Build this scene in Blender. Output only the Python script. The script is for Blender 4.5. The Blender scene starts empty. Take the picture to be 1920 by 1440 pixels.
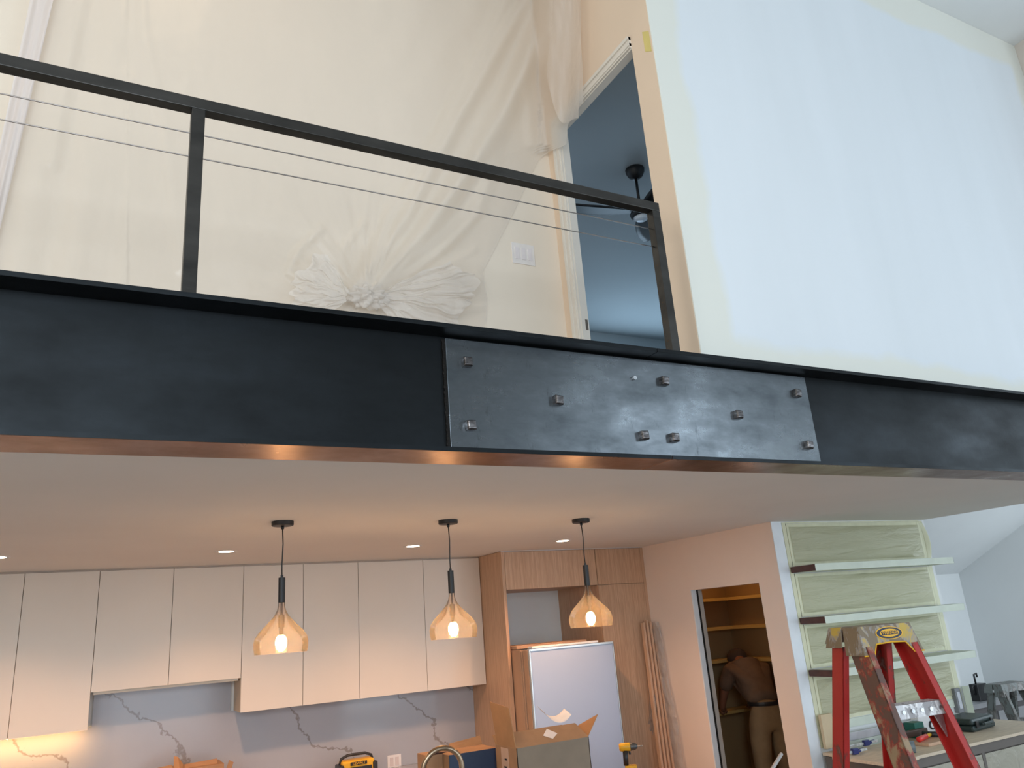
import bpy, bmesh, math, random
from mathutils import Vector, Matrix, noise
random.seed(7)
C = bpy.context.scene.collection
PI = math.pi
# ------------------------------------------------------------------ camera
EYE = 2.10
YAW, PITCH, ROLL, FPX = 0.504670, 0.299987, -0.078495, 1447.8
FW = Vector((math.sin(YAW)*math.cos(PITCH), math.cos(YAW)*math.cos(PITCH), math.sin(PITCH)))
R0 = Vector((math.cos(YAW), -math.sin(YAW), 0)); U0 = R0.cross(FW)
RT = R0*math.cos(ROLL) + U0*math.sin(ROLL); UP = RT.cross(FW)
cam = bpy.data.cameras.new('camera'); cam.sensor_width = 36; cam.lens = FPX/1920*36
cam.clip_start = .05; cam.clip_end = 200
co = bpy.data.objects.new('camera', cam); C.objects.link(co)
co.matrix_world = Matrix(((RT.x, UP.x, -FW.x, 0), (RT.y, UP.y, -FW.y, 0), (RT.z, UP.z, -FW.z, EYE), (0, 0, 0, 1)))
S = bpy.context.scene; S.camera = co
S.view_settings.view_transform = 'Standard'; S.view_settings.look = 'None'
S.view_settings.gamma = 1; S.view_settings.use_curve_mapping = False
S.view_settings.exposure = 0.30
# ------------------------------------------------------------------ world and daylight
W = bpy.data.worlds.new('world'); S.world = W; W.use_nodes = True
W.node_tree.nodes['Background'].inputs[0].default_value = (.62, .78, 1, 1)
W.node_tree.nodes['Background'].inputs[1].default_value = .5
def area(name, loc, target, sx, sy, power, col, spread=PI):
    l = bpy.data.lights.new(name, 'AREA'); l.shape = 'RECTANGLE'; l.size = sx; l.size_y = sy
    l.energy = power; l.color = col; l.spread = spread
    o = bpy.data.objects.new(name, l); C.objects.link(o); o.location = loc
    o.rotation_euler = (Vector(target)-Vector(loc)).to_track_quat('-Z', 'Y').to_euler(); return o
# tall windows in the wall behind the camera, upper left pair added for the loft: (x, width, z centre, height)
FRONT = -4.6
XL_ = -5.0
WINS = [(-3.0, 1.6, 1.6, 2.0, 20), (1.4, 2.4, 1.25, 2.2, 28), (5.6, 3.0, 1.5, 2.0, 58), (.2, 2.4, 3.5, 1.3, 85), (8.4, 2.4, 4.5, 2.0, 58), (-2.6, 1.4, 4.0, 2.4, 150), (9.4, 2.4, 1.6, 2.4, 100)]
for i, (wx, ww, wz, wh, pw) in enumerate(WINS):
    area('daylight', (wx, FRONT+.02, wz), (wx, 5, wz), ww, wh, pw, (.78, .90, 1))
area('left_wall_fill', (XL_+.02, -.6, 3.0), (3, 1.2, 3.0), 3.4, 2.8, 190, (.97, .95, .90))  # added fill for the loft and door wall; no opening behind it
area('right_wall_fill', (11.75, -1.0, 3.8), (5, -1.0, 3.8), 3.0, 2.2, 45, (.70, .86, 1))  # added bluish light to lift the right part of the beam
area('side_room_daylight', (11.2, 3.2, 1.7), (10.4, 6.5, 1.8), 1.2, 1.4, 30, (.80, .91, 1))
area('bedroom_daylight', (6.4, 8.42, 4.7), (6.0, 4.0, 4.9), 2.4, 1.3, 34, (.55, .78, 1))
area('bedroom_fill', (4.8, 3.3, 4.3), (5.4, 8.4, 5.0), 2.0, 1.2, 5, (.55, .78, 1))  # weak fill added to brighten the bedroom's far wall
area('loft_ceiling_light', (.2, 3.3, 6.9), (.2, 3.7, 4.0), .5, .5, 2, (1, .72, .42))
# ------------------------------------------------------------------ pixel -> point on a real plane
def ray(x, y): return FW*FPX + RT*(x-960) - UP*(y-720)
def pY(x, y, Y): d = ray(x, y); return Vector((0, 0, EYE)) + d*(Y/d.y)
def pX(x, y, X): d = ray(x, y); return Vector((0, 0, EYE)) + d*(X/d.x)
def pZ(x, y, Z): d = ray(x, y); return Vector((0, 0, EYE)) + d*((Z-EYE)/d.z)
# ------------------------------------------------------------------ materials
MC = {}
def nt(name):
    m = bpy.data.materials.new(name); m.use_nodes = True
    n = m.node_tree.nodes; l = m.node_tree.links
    return m, n, l, n['Principled BSDF']
def _tex(n, l, kind, scale, stretch=(1, 1, 1), coord='Object', **kw):
    tc = n.new('ShaderNodeTexCoord'); mp = n.new('ShaderNodeMapping'); mp.inputs['Scale'].default_value = stretch
    l.new(tc.outputs[coord], mp.inputs[0])
    t = n.new(kind); l.new(mp.outputs[0], t.inputs['Vector']); t.inputs['Scale'].default_value = scale
    for k, v in kw.items(): t.inputs[k].default_value = v
    return t
def ramp(n, l, src, stops):
    r = n.new('ShaderNodeValToRGB'); l.new(src, r.inputs[0])
    e = r.color_ramp.elements
    while len(e) < len(stops): e.new(.5)
    for i, (p, c) in enumerate(stops):
        e[i].position = p; e[i].color = (*c, 1) if len(c) == 3 else c
    return r
def bump(n, l, src, b, strength=.3, dist=.01):
    bp = n.new('ShaderNodeBump'); bp.inputs['Strength'].default_value = strength; bp.inputs['Distance'].default_value = dist
    l.new(src, bp.inputs['Height']); l.new(bp.outputs[0], b.inputs['Normal'])
def M(name, col, rough=.5, metal=0, var=.08, scale=6, stretch=(1, 1, 1), bmp=0, bscale=None, alpha=1, spec=.5, detail=4):
    if name in MC: return MC[name]
    m, n, l, b = nt(name)
    b.inputs['Roughness'].default_value = rough; b.inputs['Metallic'].default_value = metal
    b.inputs['Specular IOR Level'].default_value = spec
    t = _tex(n, l, 'ShaderNodeTexNoise', scale, stretch, Detail=detail)
    lo = tuple(max(0, c*(1-var)) for c in col); hi = tuple(min(1, c*(1+var)) for c in col)
    r = ramp(n, l, t.outputs['Fac'], [(.3, lo), (.7, hi)]); l.new(r.outputs[0], b.inputs['Base Color'])
    if bmp:
        t2 = _tex(n, l, 'ShaderNodeTexNoise', bscale or scale*5, stretch, Detail=5)
        bump(n, l, t2.outputs['Fac'], b, bmp)
    b.inputs['Alpha'].default_value = alpha
    MC[name] = m; return m
def emit(name, col, s):
    if name in MC: return MC[name]
    m, n, l, b = nt(name); b.inputs['Emission Color'].default_value = (*col, 1); b.inputs['Emission Strength'].default_value = s
    b.inputs['Base Color'].default_value = (*col, 1); MC[name] = m; return m
paint_cream = M('cream wall paint', (.88, .77, .64), .75, var=.015, scale=2, bmp=.06, bscale=150)
paint_warm_lit = M('warm lit cream wall paint', (.85, .67, .51), .7, var=.02, scale=2, bmp=.06, bscale=150)  # cream paint with the warm light on this side put into the colour
paint_kitchen = M('kitchen wall paint', (.88, .74, .65), .75, var=.02, scale=2, bmp=.05, bscale=150)
paint_white = M('white wall paint', (.76, .78, .78), .75, var=.02, scale=1.5, bmp=.05, bscale=150)
paint_ceiling = M('ceiling paint', (.80, .77, .74), .8, var=.02, scale=1.5, bmp=.05, bscale=120)
paint_bluegrey = M('bedroom wall paint', (.50, .55, .57), .8, var=.02, scale=1.5)
trim_white = M('white trim enamel', (.80, .74, .66), .4, var=.02)
primer_white = M('white primed drywall edge', (.82, .87, .92), .6, var=.05, scale=5)
floor_mat = M('dusty floor covering', (.30, .27, .245), .6, var=.12, scale=3)
cab_white = M('matt cream cabinet laminate', (.74, .68, .61), .45, var=.012, scale=3)
dark = M('black metal', (.012, .012, .013), .45, var=.2)
rail_steel = M('blackened railing steel', (.055, .052, .048), .38, .75, var=.35, scale=9, stretch=(.4, 1, 1), bmp=.1)
cable_steel = M('steel cable', (.42, .38, .36), .35, 1.0, var=.1, scale=60)
cardboard = M('brown cardboard', (.36, .20, .105), .8, var=.08, scale=12, bmp=.05)
cardboard_in = M('brown cardboard inside', (.42, .22, .10), .8, var=.08, scale=12)
cardboard_grey = M('taped grey brown cardboard', (.24, .18, .125), .6, var=.08, scale=9)
kraft_dark = M('dark brown kraft paper', (.09, .045, .04), .8, var=.2, scale=18)
paper_white = M('white paper', (.85, .82, .82), .7, var=.03, scale=20)
tape_cream = M('cream masking tape', (.72, .72, .52), .6, var=.07, scale=10, stretch=(1, 1, .4))
tape_pale = M('pale masking paper', (.66, .72, .62), .6, var=.06, scale=8)
wood_pale = M('pale sawn wood', (.62, .40, .27), .6, var=.14, scale=9, stretch=(9, 9, .7))
ply = M('plywood', (.70, .58, .44), .6, var=.1, scale=7, stretch=(1, 8, 8))
yellow_p = M('yellow plastic', (.78, .42, .02), .4, var=.08)
black_p = M('black plastic', (.018, .018, .02), .42, var=.3)
blue_p = M('blue plastic', (.02, .03, .16), .35, var=.2)
grey_p = M('grey pipe plastic', (.16, .19, .20), .4, var=.1)
case_p = M('dark green plastic case', (.022, .040, .040), .42, var=.2)
red_p = M('red plastic handle', (.75, .03, .025), .35, var=.1)
white_p = M('white plastic', (.80, .78, .78), .35, var=.02)
plaster_glow = emit('warm lamp glow', (1, .60, .27), 70)
can_glow = emit('downlight glow', (1, .80, .58), 22)
strip_glow = emit('led strip glow', (1, .52, .18), 60)

def oak_mat():
    m, n, l, b = nt('oak veneer'); b.inputs['Roughness'].default_value = .5
    t = _tex(n, l, 'ShaderNodeTexNoise', 6, (14, 14, .35), Detail=6, Roughness=.6)
    t2 = _tex(n, l, 'ShaderNodeTexNoise', 30, (12, 12, .3), Detail=3)
    r = ramp(n, l, t.outputs['Fac'], [(.25, (.46, .28, .17)), (.55, (.60, .385, .25)), (.8, (.68, .46, .31))])
    r2 = ramp(n, l, t2.outputs['Fac'], [(.3, (.82, .82, .82)), (.6, (1, 1, 1))])
    mx = n.new('ShaderNodeMix'); mx.data_type = 'RGBA'; mx.blend_type = 'MULTIPLY'; mx.inputs[0].default_value = 1
    l.new(r.outputs[0], mx.inputs[6]); l.new(r2.outputs[0], mx.inputs[7]); l.new(mx.outputs[2], b.inputs['Base Color'])
    bump(n, l, t2.outputs['Fac'], b, .08); return m
oak = oak_mat()
def steel_mat(name, c0, c1, c2, rough, metal=.85, sc=1.6, marks=.5):
    m, n, l, b = nt(name); b.inputs['Metallic'].default_value = metal
    t = _tex(n, l, 'ShaderNodeTexNoise', sc, (1, 1, 2.2), Detail=8, Roughness=.62)
    r = ramp(n, l, t.outputs['Fac'], [(.30, c0), (.52, c1), (.74, c2)])
    t2 = _tex(n, l, 'ShaderNodeTexNoise', 22, (1, 1, .35), Detail=8, Roughness=.7)
    r2 = ramp(n, l, t2.outputs['Fac'], [(.28, (1-marks,)*3), (.40, (1, 1, 1))])
    mx = n.new('ShaderNodeMix'); mx.data_type = 'RGBA'; mx.blend_type = 'MULTIPLY'; mx.inputs[0].default_value = 1
    l.new(r.outputs[0], mx.inputs[6]); l.new(r2.outputs[0], mx.inputs[7]); l.new(mx.outputs[2], b.inputs['Base Color'])
    rr = ramp(n, l, t.outputs['Fac'], [(.3, (rough+.12,)*3), (.7, (rough-.06,)*3)]); l.new(rr.outputs[0], b.inputs['Roughness'])
    bump(n, l, t2.outputs['Fac'], b, .10, .004); return m
steel_web = steel_mat('blackened beam steel', (.009, .0105, .0115), (.017, .020, .0225), (.028, .034, .040), .40, .8, 1.3, .12)
steel_flange = steel_mat('beam steel with warm reflection', (.15, .070, .036), (.21, .10, .055), (.27, .14, .08), .30, .9, 3, .15)  # brown is the warm kitchen lights' reflection, put into the base colour
steel_plate = steel_mat('burnished splice plate steel', (.09, .103, .113), (.185, .207, .225), (.34, .38, .41), .27, .92, 2.0, .38)
bolt_steel = steel_mat('rubbed bolt steel', (.05, .045, .045), (.16, .15, .15), (.45, .44, .45), .35, .9, 30, .4)
bright_steel = M('bright galvanised steel', (.62, .64, .66), .35, .9, var=.3, scale=30)
bronze = M('brushed bronze faucet metal', (.42, .31, .21), .28, 1.0, var=.12, scale=40)

def marble_mat():
    m, n, l, b = nt('veined white quartz'); b.inputs['Roughness'].default_value = .12
    tc = n.new('ShaderNodeTexCoord'); mp = n.new('ShaderNodeMapping'); mp.inputs['Rotation'].default_value = (0, .75, 0)
    l.new(tc.outputs['Object'], mp.inputs[0])
    nz = n.new('ShaderNodeTexNoise'); nz.inputs['Scale'].default_value = 1.6; nz.inputs['Detail'].default_value = 7; nz.inputs['Roughness'].default_value = .6
    l.new(mp.outputs[0], nz.inputs['Vector'])
    w = n.new('ShaderNodeTexWave'); w.inputs['Scale'].default_value = .42; w.inputs['Distortion'].default_value = 5
    w.inputs['Detail'].default_value = 6; w.inputs['Detail Scale'].default_value = 2.2; w.inputs['Detail Roughness'].default_value = .62
    l.new(mp.outputs[0], w.inputs['Vector'])
    r = ramp(n, l, w.outputs['Fac'], [(.0, (.27, .26, .26)), (.0006, (.34, .34, .35)), (.0022, (.42, .44, .49)), (1, (.42, .44, .49))])
    r2 = ramp(n, l, nz.outputs['Fac'], [(.3, (.93, .93, .94)), (.7, (1, 1, 1))])
    mx = n.new('ShaderNodeMix'); mx.data_type = 'RGBA'; mx.blend_type = 'MULTIPLY'; mx.inputs[0].default_value = 1
    l.new(r.outputs[0], mx.inputs[6]); l.new(r2.outputs[0], mx.inputs[7]); l.new(mx.outputs[2], b.inputs['Base Color'])
    return m
marble = marble_mat()
def film_mat(name, col, alpha, rough=.28, bscale=5, stretch=(.5, 1, 3), bs=.5, trans=.5):
    m, n, l, b = nt(name)
    t = _tex(n, l, 'ShaderNodeTexNoise', bscale, stretch, Detail=6, Roughness=.55, Distortion=.6)
    b.inputs['Base Color'].default_value = (*col, 1); b.inputs['Roughness'].default_value = rough
    b.inputs['Alpha'].default_value = alpha; b.inputs['Specular IOR Level'].default_value = .6
    bump(n, l, t.outputs['Fac'], b, bs, .05)
    tr = n.new('ShaderNodeBsdfTranslucent'); tr.inputs[0].default_value = (*col, 1)
    ms = n.new('ShaderNodeMixShader'); ms.inputs[0].default_value = trans*.4
    out = n['Material Output']; l.new(b.outputs[0], ms.inputs[1]); l.new(tr.outputs[0], ms.inputs[2]); l.new(ms.outputs[0], out.inputs[0])
    return m
film_loft = film_mat('clear plastic dust sheeting', (.98, .92, .85), .42, .22, 3, (1, 1, 1), .12)
film_knot = film_mat('bunched plastic sheeting', (.98, .93, .88), .46, .14, 9, (1, 1, 1), .45)
film_mask = film_mat('greenish masking film', (.62, .61, .42), .93, .3, 3.2, (.7, 1, 4), .6)
film_wrap = film_mat('crinkled clear wrap', (.72, .70, .68), .42, .15, 12, (2, 2, .6), 1.0)

def patch_wall():
    m, n, l, b = nt('cream wall with white primer patch'); b.inputs['Roughness'].default_value = .7
    g = n.new('ShaderNodeNewGeometry'); sp = n.new('ShaderNodeSeparateXYZ'); l.new(g.outputs['Position'], sp.inputs[0])
    nz = n.new('ShaderNodeTexNoise'); nz.inputs['Scale'].default_value = 1.8; nz.inputs['Detail'].default_value = 5
    l.new(g.outputs['Position'], nz.inputs['Vector'])
    def mth(op, a, bb=None):
        k = n.new('ShaderNodeMath'); k.operation = op
        for i, v in enumerate((a, bb)):
            if v is None: continue
            if isinstance(v, (int, float)): k.inputs[i].default_value = v
            else: l.new(v, k.inputs[i])
        return k.outputs[0]
    wob = mth('MULTIPLY', mth('SUBTRACT', nz.outputs['Fac'], .5), .22)
    x = mth('ADD', sp.outputs[0], wob); z = mth('ADD', sp.outputs[2], wob)
    def step(v, lo): return mth('MINIMUM', mth('MAXIMUM', mth('MULTIPLY', mth('SUBTRACT', v, lo), 14), 0), 1)
    f = mth('MULTIPLY', step(x, 3.10), step(z, 3.52))
    f = mth('MULTIPLY', f, step(mth('MULTIPLY', z, -1), -6.80)); f = mth('MULTIPLY', f, step(mth('MULTIPLY', x, -1), -7.38))
    # broad roller bands inside the patch
    w = n.new('ShaderNodeTexNoise'); w.inputs['Scale'].default_value = 1.0; w.inputs['Detail'].default_value = 4
    mp = n.new('ShaderNodeMapping'); mp.inputs['Scale'].default_value = (2.4, 1, .35); l.new(g.outputs['Position'], mp.inputs[0]); l.new(mp.outputs[0], w.inputs['Vector'])
    rr = ramp(n, l, w.outputs['Fac'], [(.3, (.755, .795, .825)), (.7, (.79, .83, .865))])
    mx = n.new('ShaderNodeMix'); mx.data_type = 'RGBA'; l.new(f, mx.inputs[0])
    mx.inputs[6].default_value = (.79, .79, .72, 1); l.new(rr.outputs[0], mx.inputs[7]); l.new(mx.outputs[2], b.inputs['Base Color'])
    return m
wall_patch = patch_wall()
def ladder_mat(name, base, s1, s2, amt, sc=9):
    m, n, l, b = nt(name); b.inputs['Roughness'].default_value = .45
    t = _tex(n, l, 'ShaderNodeTexNoise', sc, (1, 1, .6), Detail=7, Roughness=.65, Distortion=.5)
    r = ramp(n, l, t.outputs['Fac'], [(max(0, amt-.1), s1), (amt-.02, s2), (amt+.02, base), (1, base)])
    l.new(r.outputs[0], b.inputs['Base Color']); bump(n, l, t.outputs['Fac'], b, .2, .01); return m
lad_red = ladder_mat('red fibreglass ladder rail', (.38, .016, .012), (.22, .12, .10), (.13, .03, .02), .40)
lad_mess = ladder_mat('paint stained ladder rail', (.11, .055, .04), (.30, .21, .12), (.26, .03, .02), .50, 13)
lad_cap = ladder_mat('paint splattered yellow ladder cap', (.19, .14, .085), (.50, .34, .06), (.27, .255, .25), .49, 17)
lad_alu = ladder_mat('paint splattered aluminium step', (.62, .62, .64), (.30, .29, .30), (.85, .85, .86), .52, 22)
lad_grey = ladder_mat('worn grey ladder', (.20, .22, .21), (.30, .29, .27), (.10, .09, .08), .52, 10)

def thin_glass():
    m, n, l, b = nt('smoky amber thin glass')
    n.remove(b)
    tr = n.new('ShaderNodeBsdfTransparent'); tr.inputs[0].default_value = (.95, .90, .86, 1)
    gl = n.new('ShaderNodeBsdfGlossy'); gl.inputs['Roughness'].default_value = .03
    df = n.new('ShaderNodeBsdfTranslucent'); df.inputs[0].default_value = (.95, .78, .60, 1)
    lw = n.new('ShaderNodeLayerWeight'); lw.inputs[0].default_value = .22
    m1 = n.new('ShaderNodeMixShader'); l.new(lw.outputs['Fresnel'], m1.inputs[0]); l.new(tr.outputs[0], m1.inputs[1]); l.new(gl.outputs[0], m1.inputs[2])
    m2 = n.new('ShaderNodeMixShader'); m2.inputs[0].default_value = .085; l.new(m1.outputs[0], m2.inputs[1]); l.new(df.outputs[0], m2.inputs[2])
    l.new(m2.outputs[0], n['Material Output'].inputs[0]); return m
glass_m = thin_glass()
# ------------------------------------------------------------------ mesh helpers
class MB:
    def __init__(s): s.b = bmesh.new()
    def pts(s, vs, fs):
        v = [s.b.verts.new(p) for p in vs]
        for f in fs:
            try: s.b.faces.new([v[i] for i in f])
            except ValueError: pass
        return s
    def box(s, x0, x1, y0, y1, z0, z1, mat=None):
        vs = [Vector((x, y, z)) for z in (z0, z1) for y in (y0, y1) for x in (x0, x1)]
        if mat is not None: vs = [mat @ v for v in vs]
        return s.pts(vs, [(0, 2, 3, 1), (4, 5, 7, 6), (0, 1, 5, 4), (2, 6, 7, 3), (0, 4, 6, 2), (1, 3, 7, 5)])
    def slab(s, quad, off):       # a quad given thickness along a vector
        q = [Vector(p) for p in quad]; off = Vector(off); n_ = len(q)
        vs = q + [p+off for p in q]
        fs = [tuple(range(n_))[::-1], tuple(range(n_, 2*n_))] + [(i, (i+1) % n_, (i+1) % n_+n_, i+n_) for i in range(n_)]
        return s.pts(vs, fs)
    def tube(s, path, r, seg=12, caps=True):
        path = [Vector(p) for p in path]; rings = []
        for i, p in enumerate(path):
            d = (path[min(i+1, len(path)-1)] - path[max(i-1, 0)]).normalized()
            a = d.orthogonal().normalized() if i == 0 else (pa - d*pa.dot(d)).normalized()
            pa = a; b_ = d.cross(a); rr = r[i] if isinstance(r, (list, tuple)) else r
            rings.append([s.b.verts.new(p + (a*math.cos(t) + b_*math.sin(t))*rr) for t in [2*PI*k/seg for k in range(seg)]])
        for A, B in zip(rings, rings[1:]):
            for k in range(seg): s.b.faces.new((A[k], A[(k+1) % seg], B[(k+1) % seg], B[k]))
        if caps: s.b.faces.new(rings[0][::-1]); s.b.faces.new(rings[-1])
        return s
    def lathe(s, prof, c=(0, 0, 0), seg=40):
        rings = []
        for r, z in prof:
            rings.append([s.b.verts.new((c[0]+r*math.cos(2*PI*k/seg), c[1]+r*math.sin(2*PI*k/seg), c[2]+z)) for k in range(seg)])
        for A, B in zip(rings, rings[1:]):
            for k in range(seg): s.b.faces.new((A[k], A[(k+1) % seg], B[(k+1) % seg], B[k]))
        if prof[0][0] > 1e-4 and prof[0][0] == min(p[0] for p in prof): pass
        return s
    def grid(s, fn, nu, nv):
        v = [[s.b.verts.new(fn(i/nu, j/nv)) for j in range(nv+1)] for i in range(nu+1)]
        for i in range(nu):
            for j in range(nv): s.b.faces.new((v[i][j], v[i+1][j], v[i+1][j+1], v[i][j+1]))
        return s
    def build(s, name, mat, parent=None, bevel=0, smooth=False, label=None, solid=0, sub=0):
        bmesh.ops.recalc_face_normals(s.b, faces=s.b.faces)
        me = bpy.data.meshes.new(name); s.b.to_mesh(me); s.b.free(); me.materials.append(mat)
        o = bpy.data.objects.new(name, me); C.objects.link(o)
        if smooth:
            for p in me.polygons: p.use_smooth = True
        if parent is not None:
            o.parent = parent
            org = Vector(parent['_o']) if '_o' in parent else Vector((0, 0, 0))
            me.transform(Matrix.Translation(-org)); 
            o['_o'] = tuple(org)
        if solid:
            md = o.modifiers.new('solid', 'SOLIDIFY'); md.thickness = solid; md.offset = 0
        if bevel:
            md = o.modifiers.new('bevel', 'BEVEL'); md.width = bevel; md.segments = 2; md.limit_method = 'ANGLE'
        if sub:
            md = o.modifiers.new('sub', 'SUBSURF'); md.levels = sub; md.render_levels = sub
        if label: o['label'] = label
        return o
def thing(name, label, cat, loc, group=None):
    o = bpy.data.objects.new(name, None); C.objects.link(o); o.location = loc; o.empty_display_size = .1
    o['label'] = label; o['category'] = cat; o['_o'] = tuple(Vector(loc))
    if group: o['group'] = group
    return o
def tag(o, label, cat, group=None, kind=None):
    o['label'] = label; o['category'] = cat
    if group: o['group'] = group
    if kind: o['kind'] = kind
    return o
def struct(name, mb, mat, bevel=0, parent=None):
    o = mb.build(name, mat, parent, bevel)
    if parent is None: o['kind'] = 'structure'
    return o
def kids(o): return [c for c in bpy.data.objects if c.parent == o]
def dup(root, loc, label=None, parent=None):
    c = root.copy(); C.objects.link(c)
    if parent is not None: c.parent = parent
    else: c.location = loc
    if label: c['label'] = label
    for k in kids(root): dup(k, None, None, c)
    return c
def text_mesh(body, size, extrude=.001):
    cu = bpy.data.curves.new('lettering', 'FONT'); cu.body = body; cu.size = size; cu.extrude = extrude
    cu.align_x = 'CENTER'; cu.align_y = 'CENTER'
    t = bpy.data.objects.new('lettering', cu); C.objects.link(t); bpy.context.view_layer.update()
    me = bpy.data.meshes.new_from_object(t.evaluated_get(bpy.context.evaluated_depsgraph_get()))
    bpy.data.objects.remove(t); return me
def place_mesh(name, me, mat, parent, mw, label=None):
    me.transform(mw); me.materials.clear(); me.materials.append(mat)
    me.transform(Matrix.Translation(-Vector(parent['_o'])))
    o = bpy.data.objects.new(name, me); C.objects.link(o); o.parent = parent; o['_o'] = parent['_o']
    if label: o['label'] = label
    return o
def frame_m(o, x, y, z):   # matrix from origin and three axes
    x, y, z = Vector(x), Vector(y), Vector(z)
    return Matrix(((x.x, y.x, z.x, o[0]), (x.y, y.y, z.y, o[1]), (x.z, y.z, z.z, o[2]), (0, 0, 0, 1)))
# ------------------------------------------------------------------ key planes
CZ = 2.78                         # kitchen ceiling
BY0, BY1 = 2.779, 3.024           # beam flange front and back
BZ1 = 3.331                       # beam top
WEB = 2.895
LY = 3.06                         # big upper wall face
LX = 2.90                         # door wall face
LB = 4.374                        # loft back wall
TOP = 7.09
CABY, KB = 7.31, 7.66
OAKY = 6.82
PX = 5.205                        # pantry wall face
SY = 4.964                        # shelf wall face
SX = 7.31                         # slab right edge
RX = 11.8                         # far right wall
XL = -5.0
# ================================================================== SETTING
struct('floor', MB().box(XL, 12, FRONT-.1, 7.8, -.1, 0), floor_mat)
struct('ceiling', MB().box(XL, PX, BY1, KB, CZ, CZ+.02).box(PX, SX, BY1, 7.7, CZ, CZ+.02).box(XL, SX, BY1, KB+.2, CZ+.02, BZ1-.02), paint_ceiling)
struct('wall_back', MB().box(XL, 12, KB, KB+.12, 0, CZ).box(SX, 12, KB-.02, KB, 0, 2.32), paint_white)
struct('wall_left', MB().box(XL-.12, XL, FRONT, KB+.1, 0, TOP), paint_cream)
# front wall with openings for the windows behind the camera
fw_ = MB()
xc = sorted({XL, 12}|{round(w[0]-w[1]/2, 3) for w in WINS}|{round(w[0]+w[1]/2, 3) for w in WINS})
for xa, xb in zip(xc, xc[1:]):
    z = 0; m_ = (xa+xb)/2
    for a_, c2 in sorted((w[2]-w[3]/2, w[2]+w[3]/2) for w in WINS if abs(m_-w[0]) < w[1]/2):
        fw_.box(xa, xb, FRONT-.1, FRONT, z, a_); z = c2
    fw_.box(xa, xb, FRONT-.1, FRONT, z, TOP)
struct('wall_front', fw_, M('darkened front wall', (.24, .23, .22), .7))  # unseen wall, made dark to cut its reflection in the steel
# pantry wall with its door opening
dY0, dY1, dZ = 5.215, 6.13, 2.28
struct('wall_pantry', MB().box(PX, PX+.125, SY, dY0, 0, CZ).box(PX, PX+.125, dY0, dY1, dZ, CZ).box(PX, PX+.125, dY1, KB, 0, CZ), paint_kitchen)
struct('trim_1', MB().box(PX+.002, PX+.122, SY-.006, SY-.0005, 0, CZ-.001), primer_white)
# pocket door in the far jamb: pale jamb, dark slot, grey door edge
d = struct('door_1', MB().box(PX+.082, PX+.124, dY1-.012, dY1+.0, 0, dZ-.002), M('grey door edge', (.50, .47, .44), .5))
struct('jamb', MB().box(PX-.004, PX+.052, dY1-.014, dY1, 0, dZ-.001), primer_white, parent=None)
struct('slot_trim', MB().box(PX+.052, PX+.082, dY1-.006, dY1, 0, dZ-.002), dark)
# pantry room
PRX = pY(1363, 1128, 7.62).x
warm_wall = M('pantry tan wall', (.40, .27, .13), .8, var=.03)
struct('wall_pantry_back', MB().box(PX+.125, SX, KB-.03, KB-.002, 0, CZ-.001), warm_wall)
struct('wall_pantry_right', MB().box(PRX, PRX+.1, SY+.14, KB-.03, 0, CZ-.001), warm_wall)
# shelf wall
struct('wall_shelf', MB().box(PX+.125, SX, SY, SY+.13, 0, CZ), paint_white)
struct('wall_side', MB().box(SX-.12, SX, SY+.13, KB-.03, 0, CZ), paint_white)
# room beyond on the right
def slope_z(y): return 2.32 + (KB-.02-y)*.52
struct('wall_far_right', MB().box(RX, RX+.12, FRONT, KB, 0, 6.9), paint_white)
struct('ceiling_side_room', MB().slab([(SX+.002, KB, slope_z(KB)), (12, KB, slope_z(KB)), (12, 2.9, slope_z(2.9)), (SX+.002, 2.9, slope_z(2.9))], (0, 0, .1)), paint_white)
struct('wall_slab_edge', MB().box(SX-.002, SX+.002, LY, KB, CZ+.01, 5.2), paint_white)
w1 = struct('window_1', MB().box(RX-.03, RX, 5.62, 6.12, 1.55, 2.25), trim_white)
struct('pane', MB().box(RX-.034, RX-.031, 5.66, 6.08, 1.59, 2.21), emit('daylit window pane', (.75, .88, 1), 2.2), parent=w1)
# loft level
struct('floor_loft', MB().box(XL, LX, BY1, LB, BZ1-.02, BZ1-.005), floor_mat)
struct('wall_loft_back', MB().box(XL, LX, LB, LB+.12, BZ1, TOP), paint_cream)
lY0, lY1, lZ = 3.254, 4.18, 5.675
lw = MB().box(LX, LX+.06, LY+.12, lY0, BZ1-.02, TOP).box(LX, LX+.06, lY0, lY1, lZ, TOP).box(LX, LX+.06, lY1, LB+.12, BZ1-.02, TOP)
struct('wall_loft_door', lw, paint_warm_lit)
struct('wall_loft_end', MB().box(LX-.0005, LX+.118, LY+.0, LY+.12, BZ1-.02, TOP), paint_warm_lit)
struct('wall_upper', MB().box(LX+.002, 7.55, LY-.006, LY+.12, BZ1-.03, TOP), wall_patch, .004)
struct('ceiling_upper', MB().box(XL, 12, FRONT, LY+.001, TOP, TOP+.1).box(XL, LX+.12, LY, LB+.1, TOP, TOP+.1), paint_white)
struct('wall_upper_right', MB().box(7.55, 7.65, 2.4, LY+.12, BZ1, TOP), M('tan side wall paint', (.66, .60, .54), .75, var=.02))
# bedroom beyond the loft door
struct('ceiling_bedroom', MB().box(LX+.12, 8.0, LY+.12, 8.6, 6.0, 6.1), paint_bluegrey)
struct('wall_bedroom', MB().box(LX+.12, 8.0, 8.5, 8.6, BZ1-.02, 6.0).box(8.0, 8.1, LY+.12, 8.6, BZ1-.02, 6.0), paint_bluegrey)
struct('floor_bedroom', MB().box(LX+.12, 8.0, LY+.12, 8.6, BZ1-.1, BZ1-.02), floor_mat)
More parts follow.
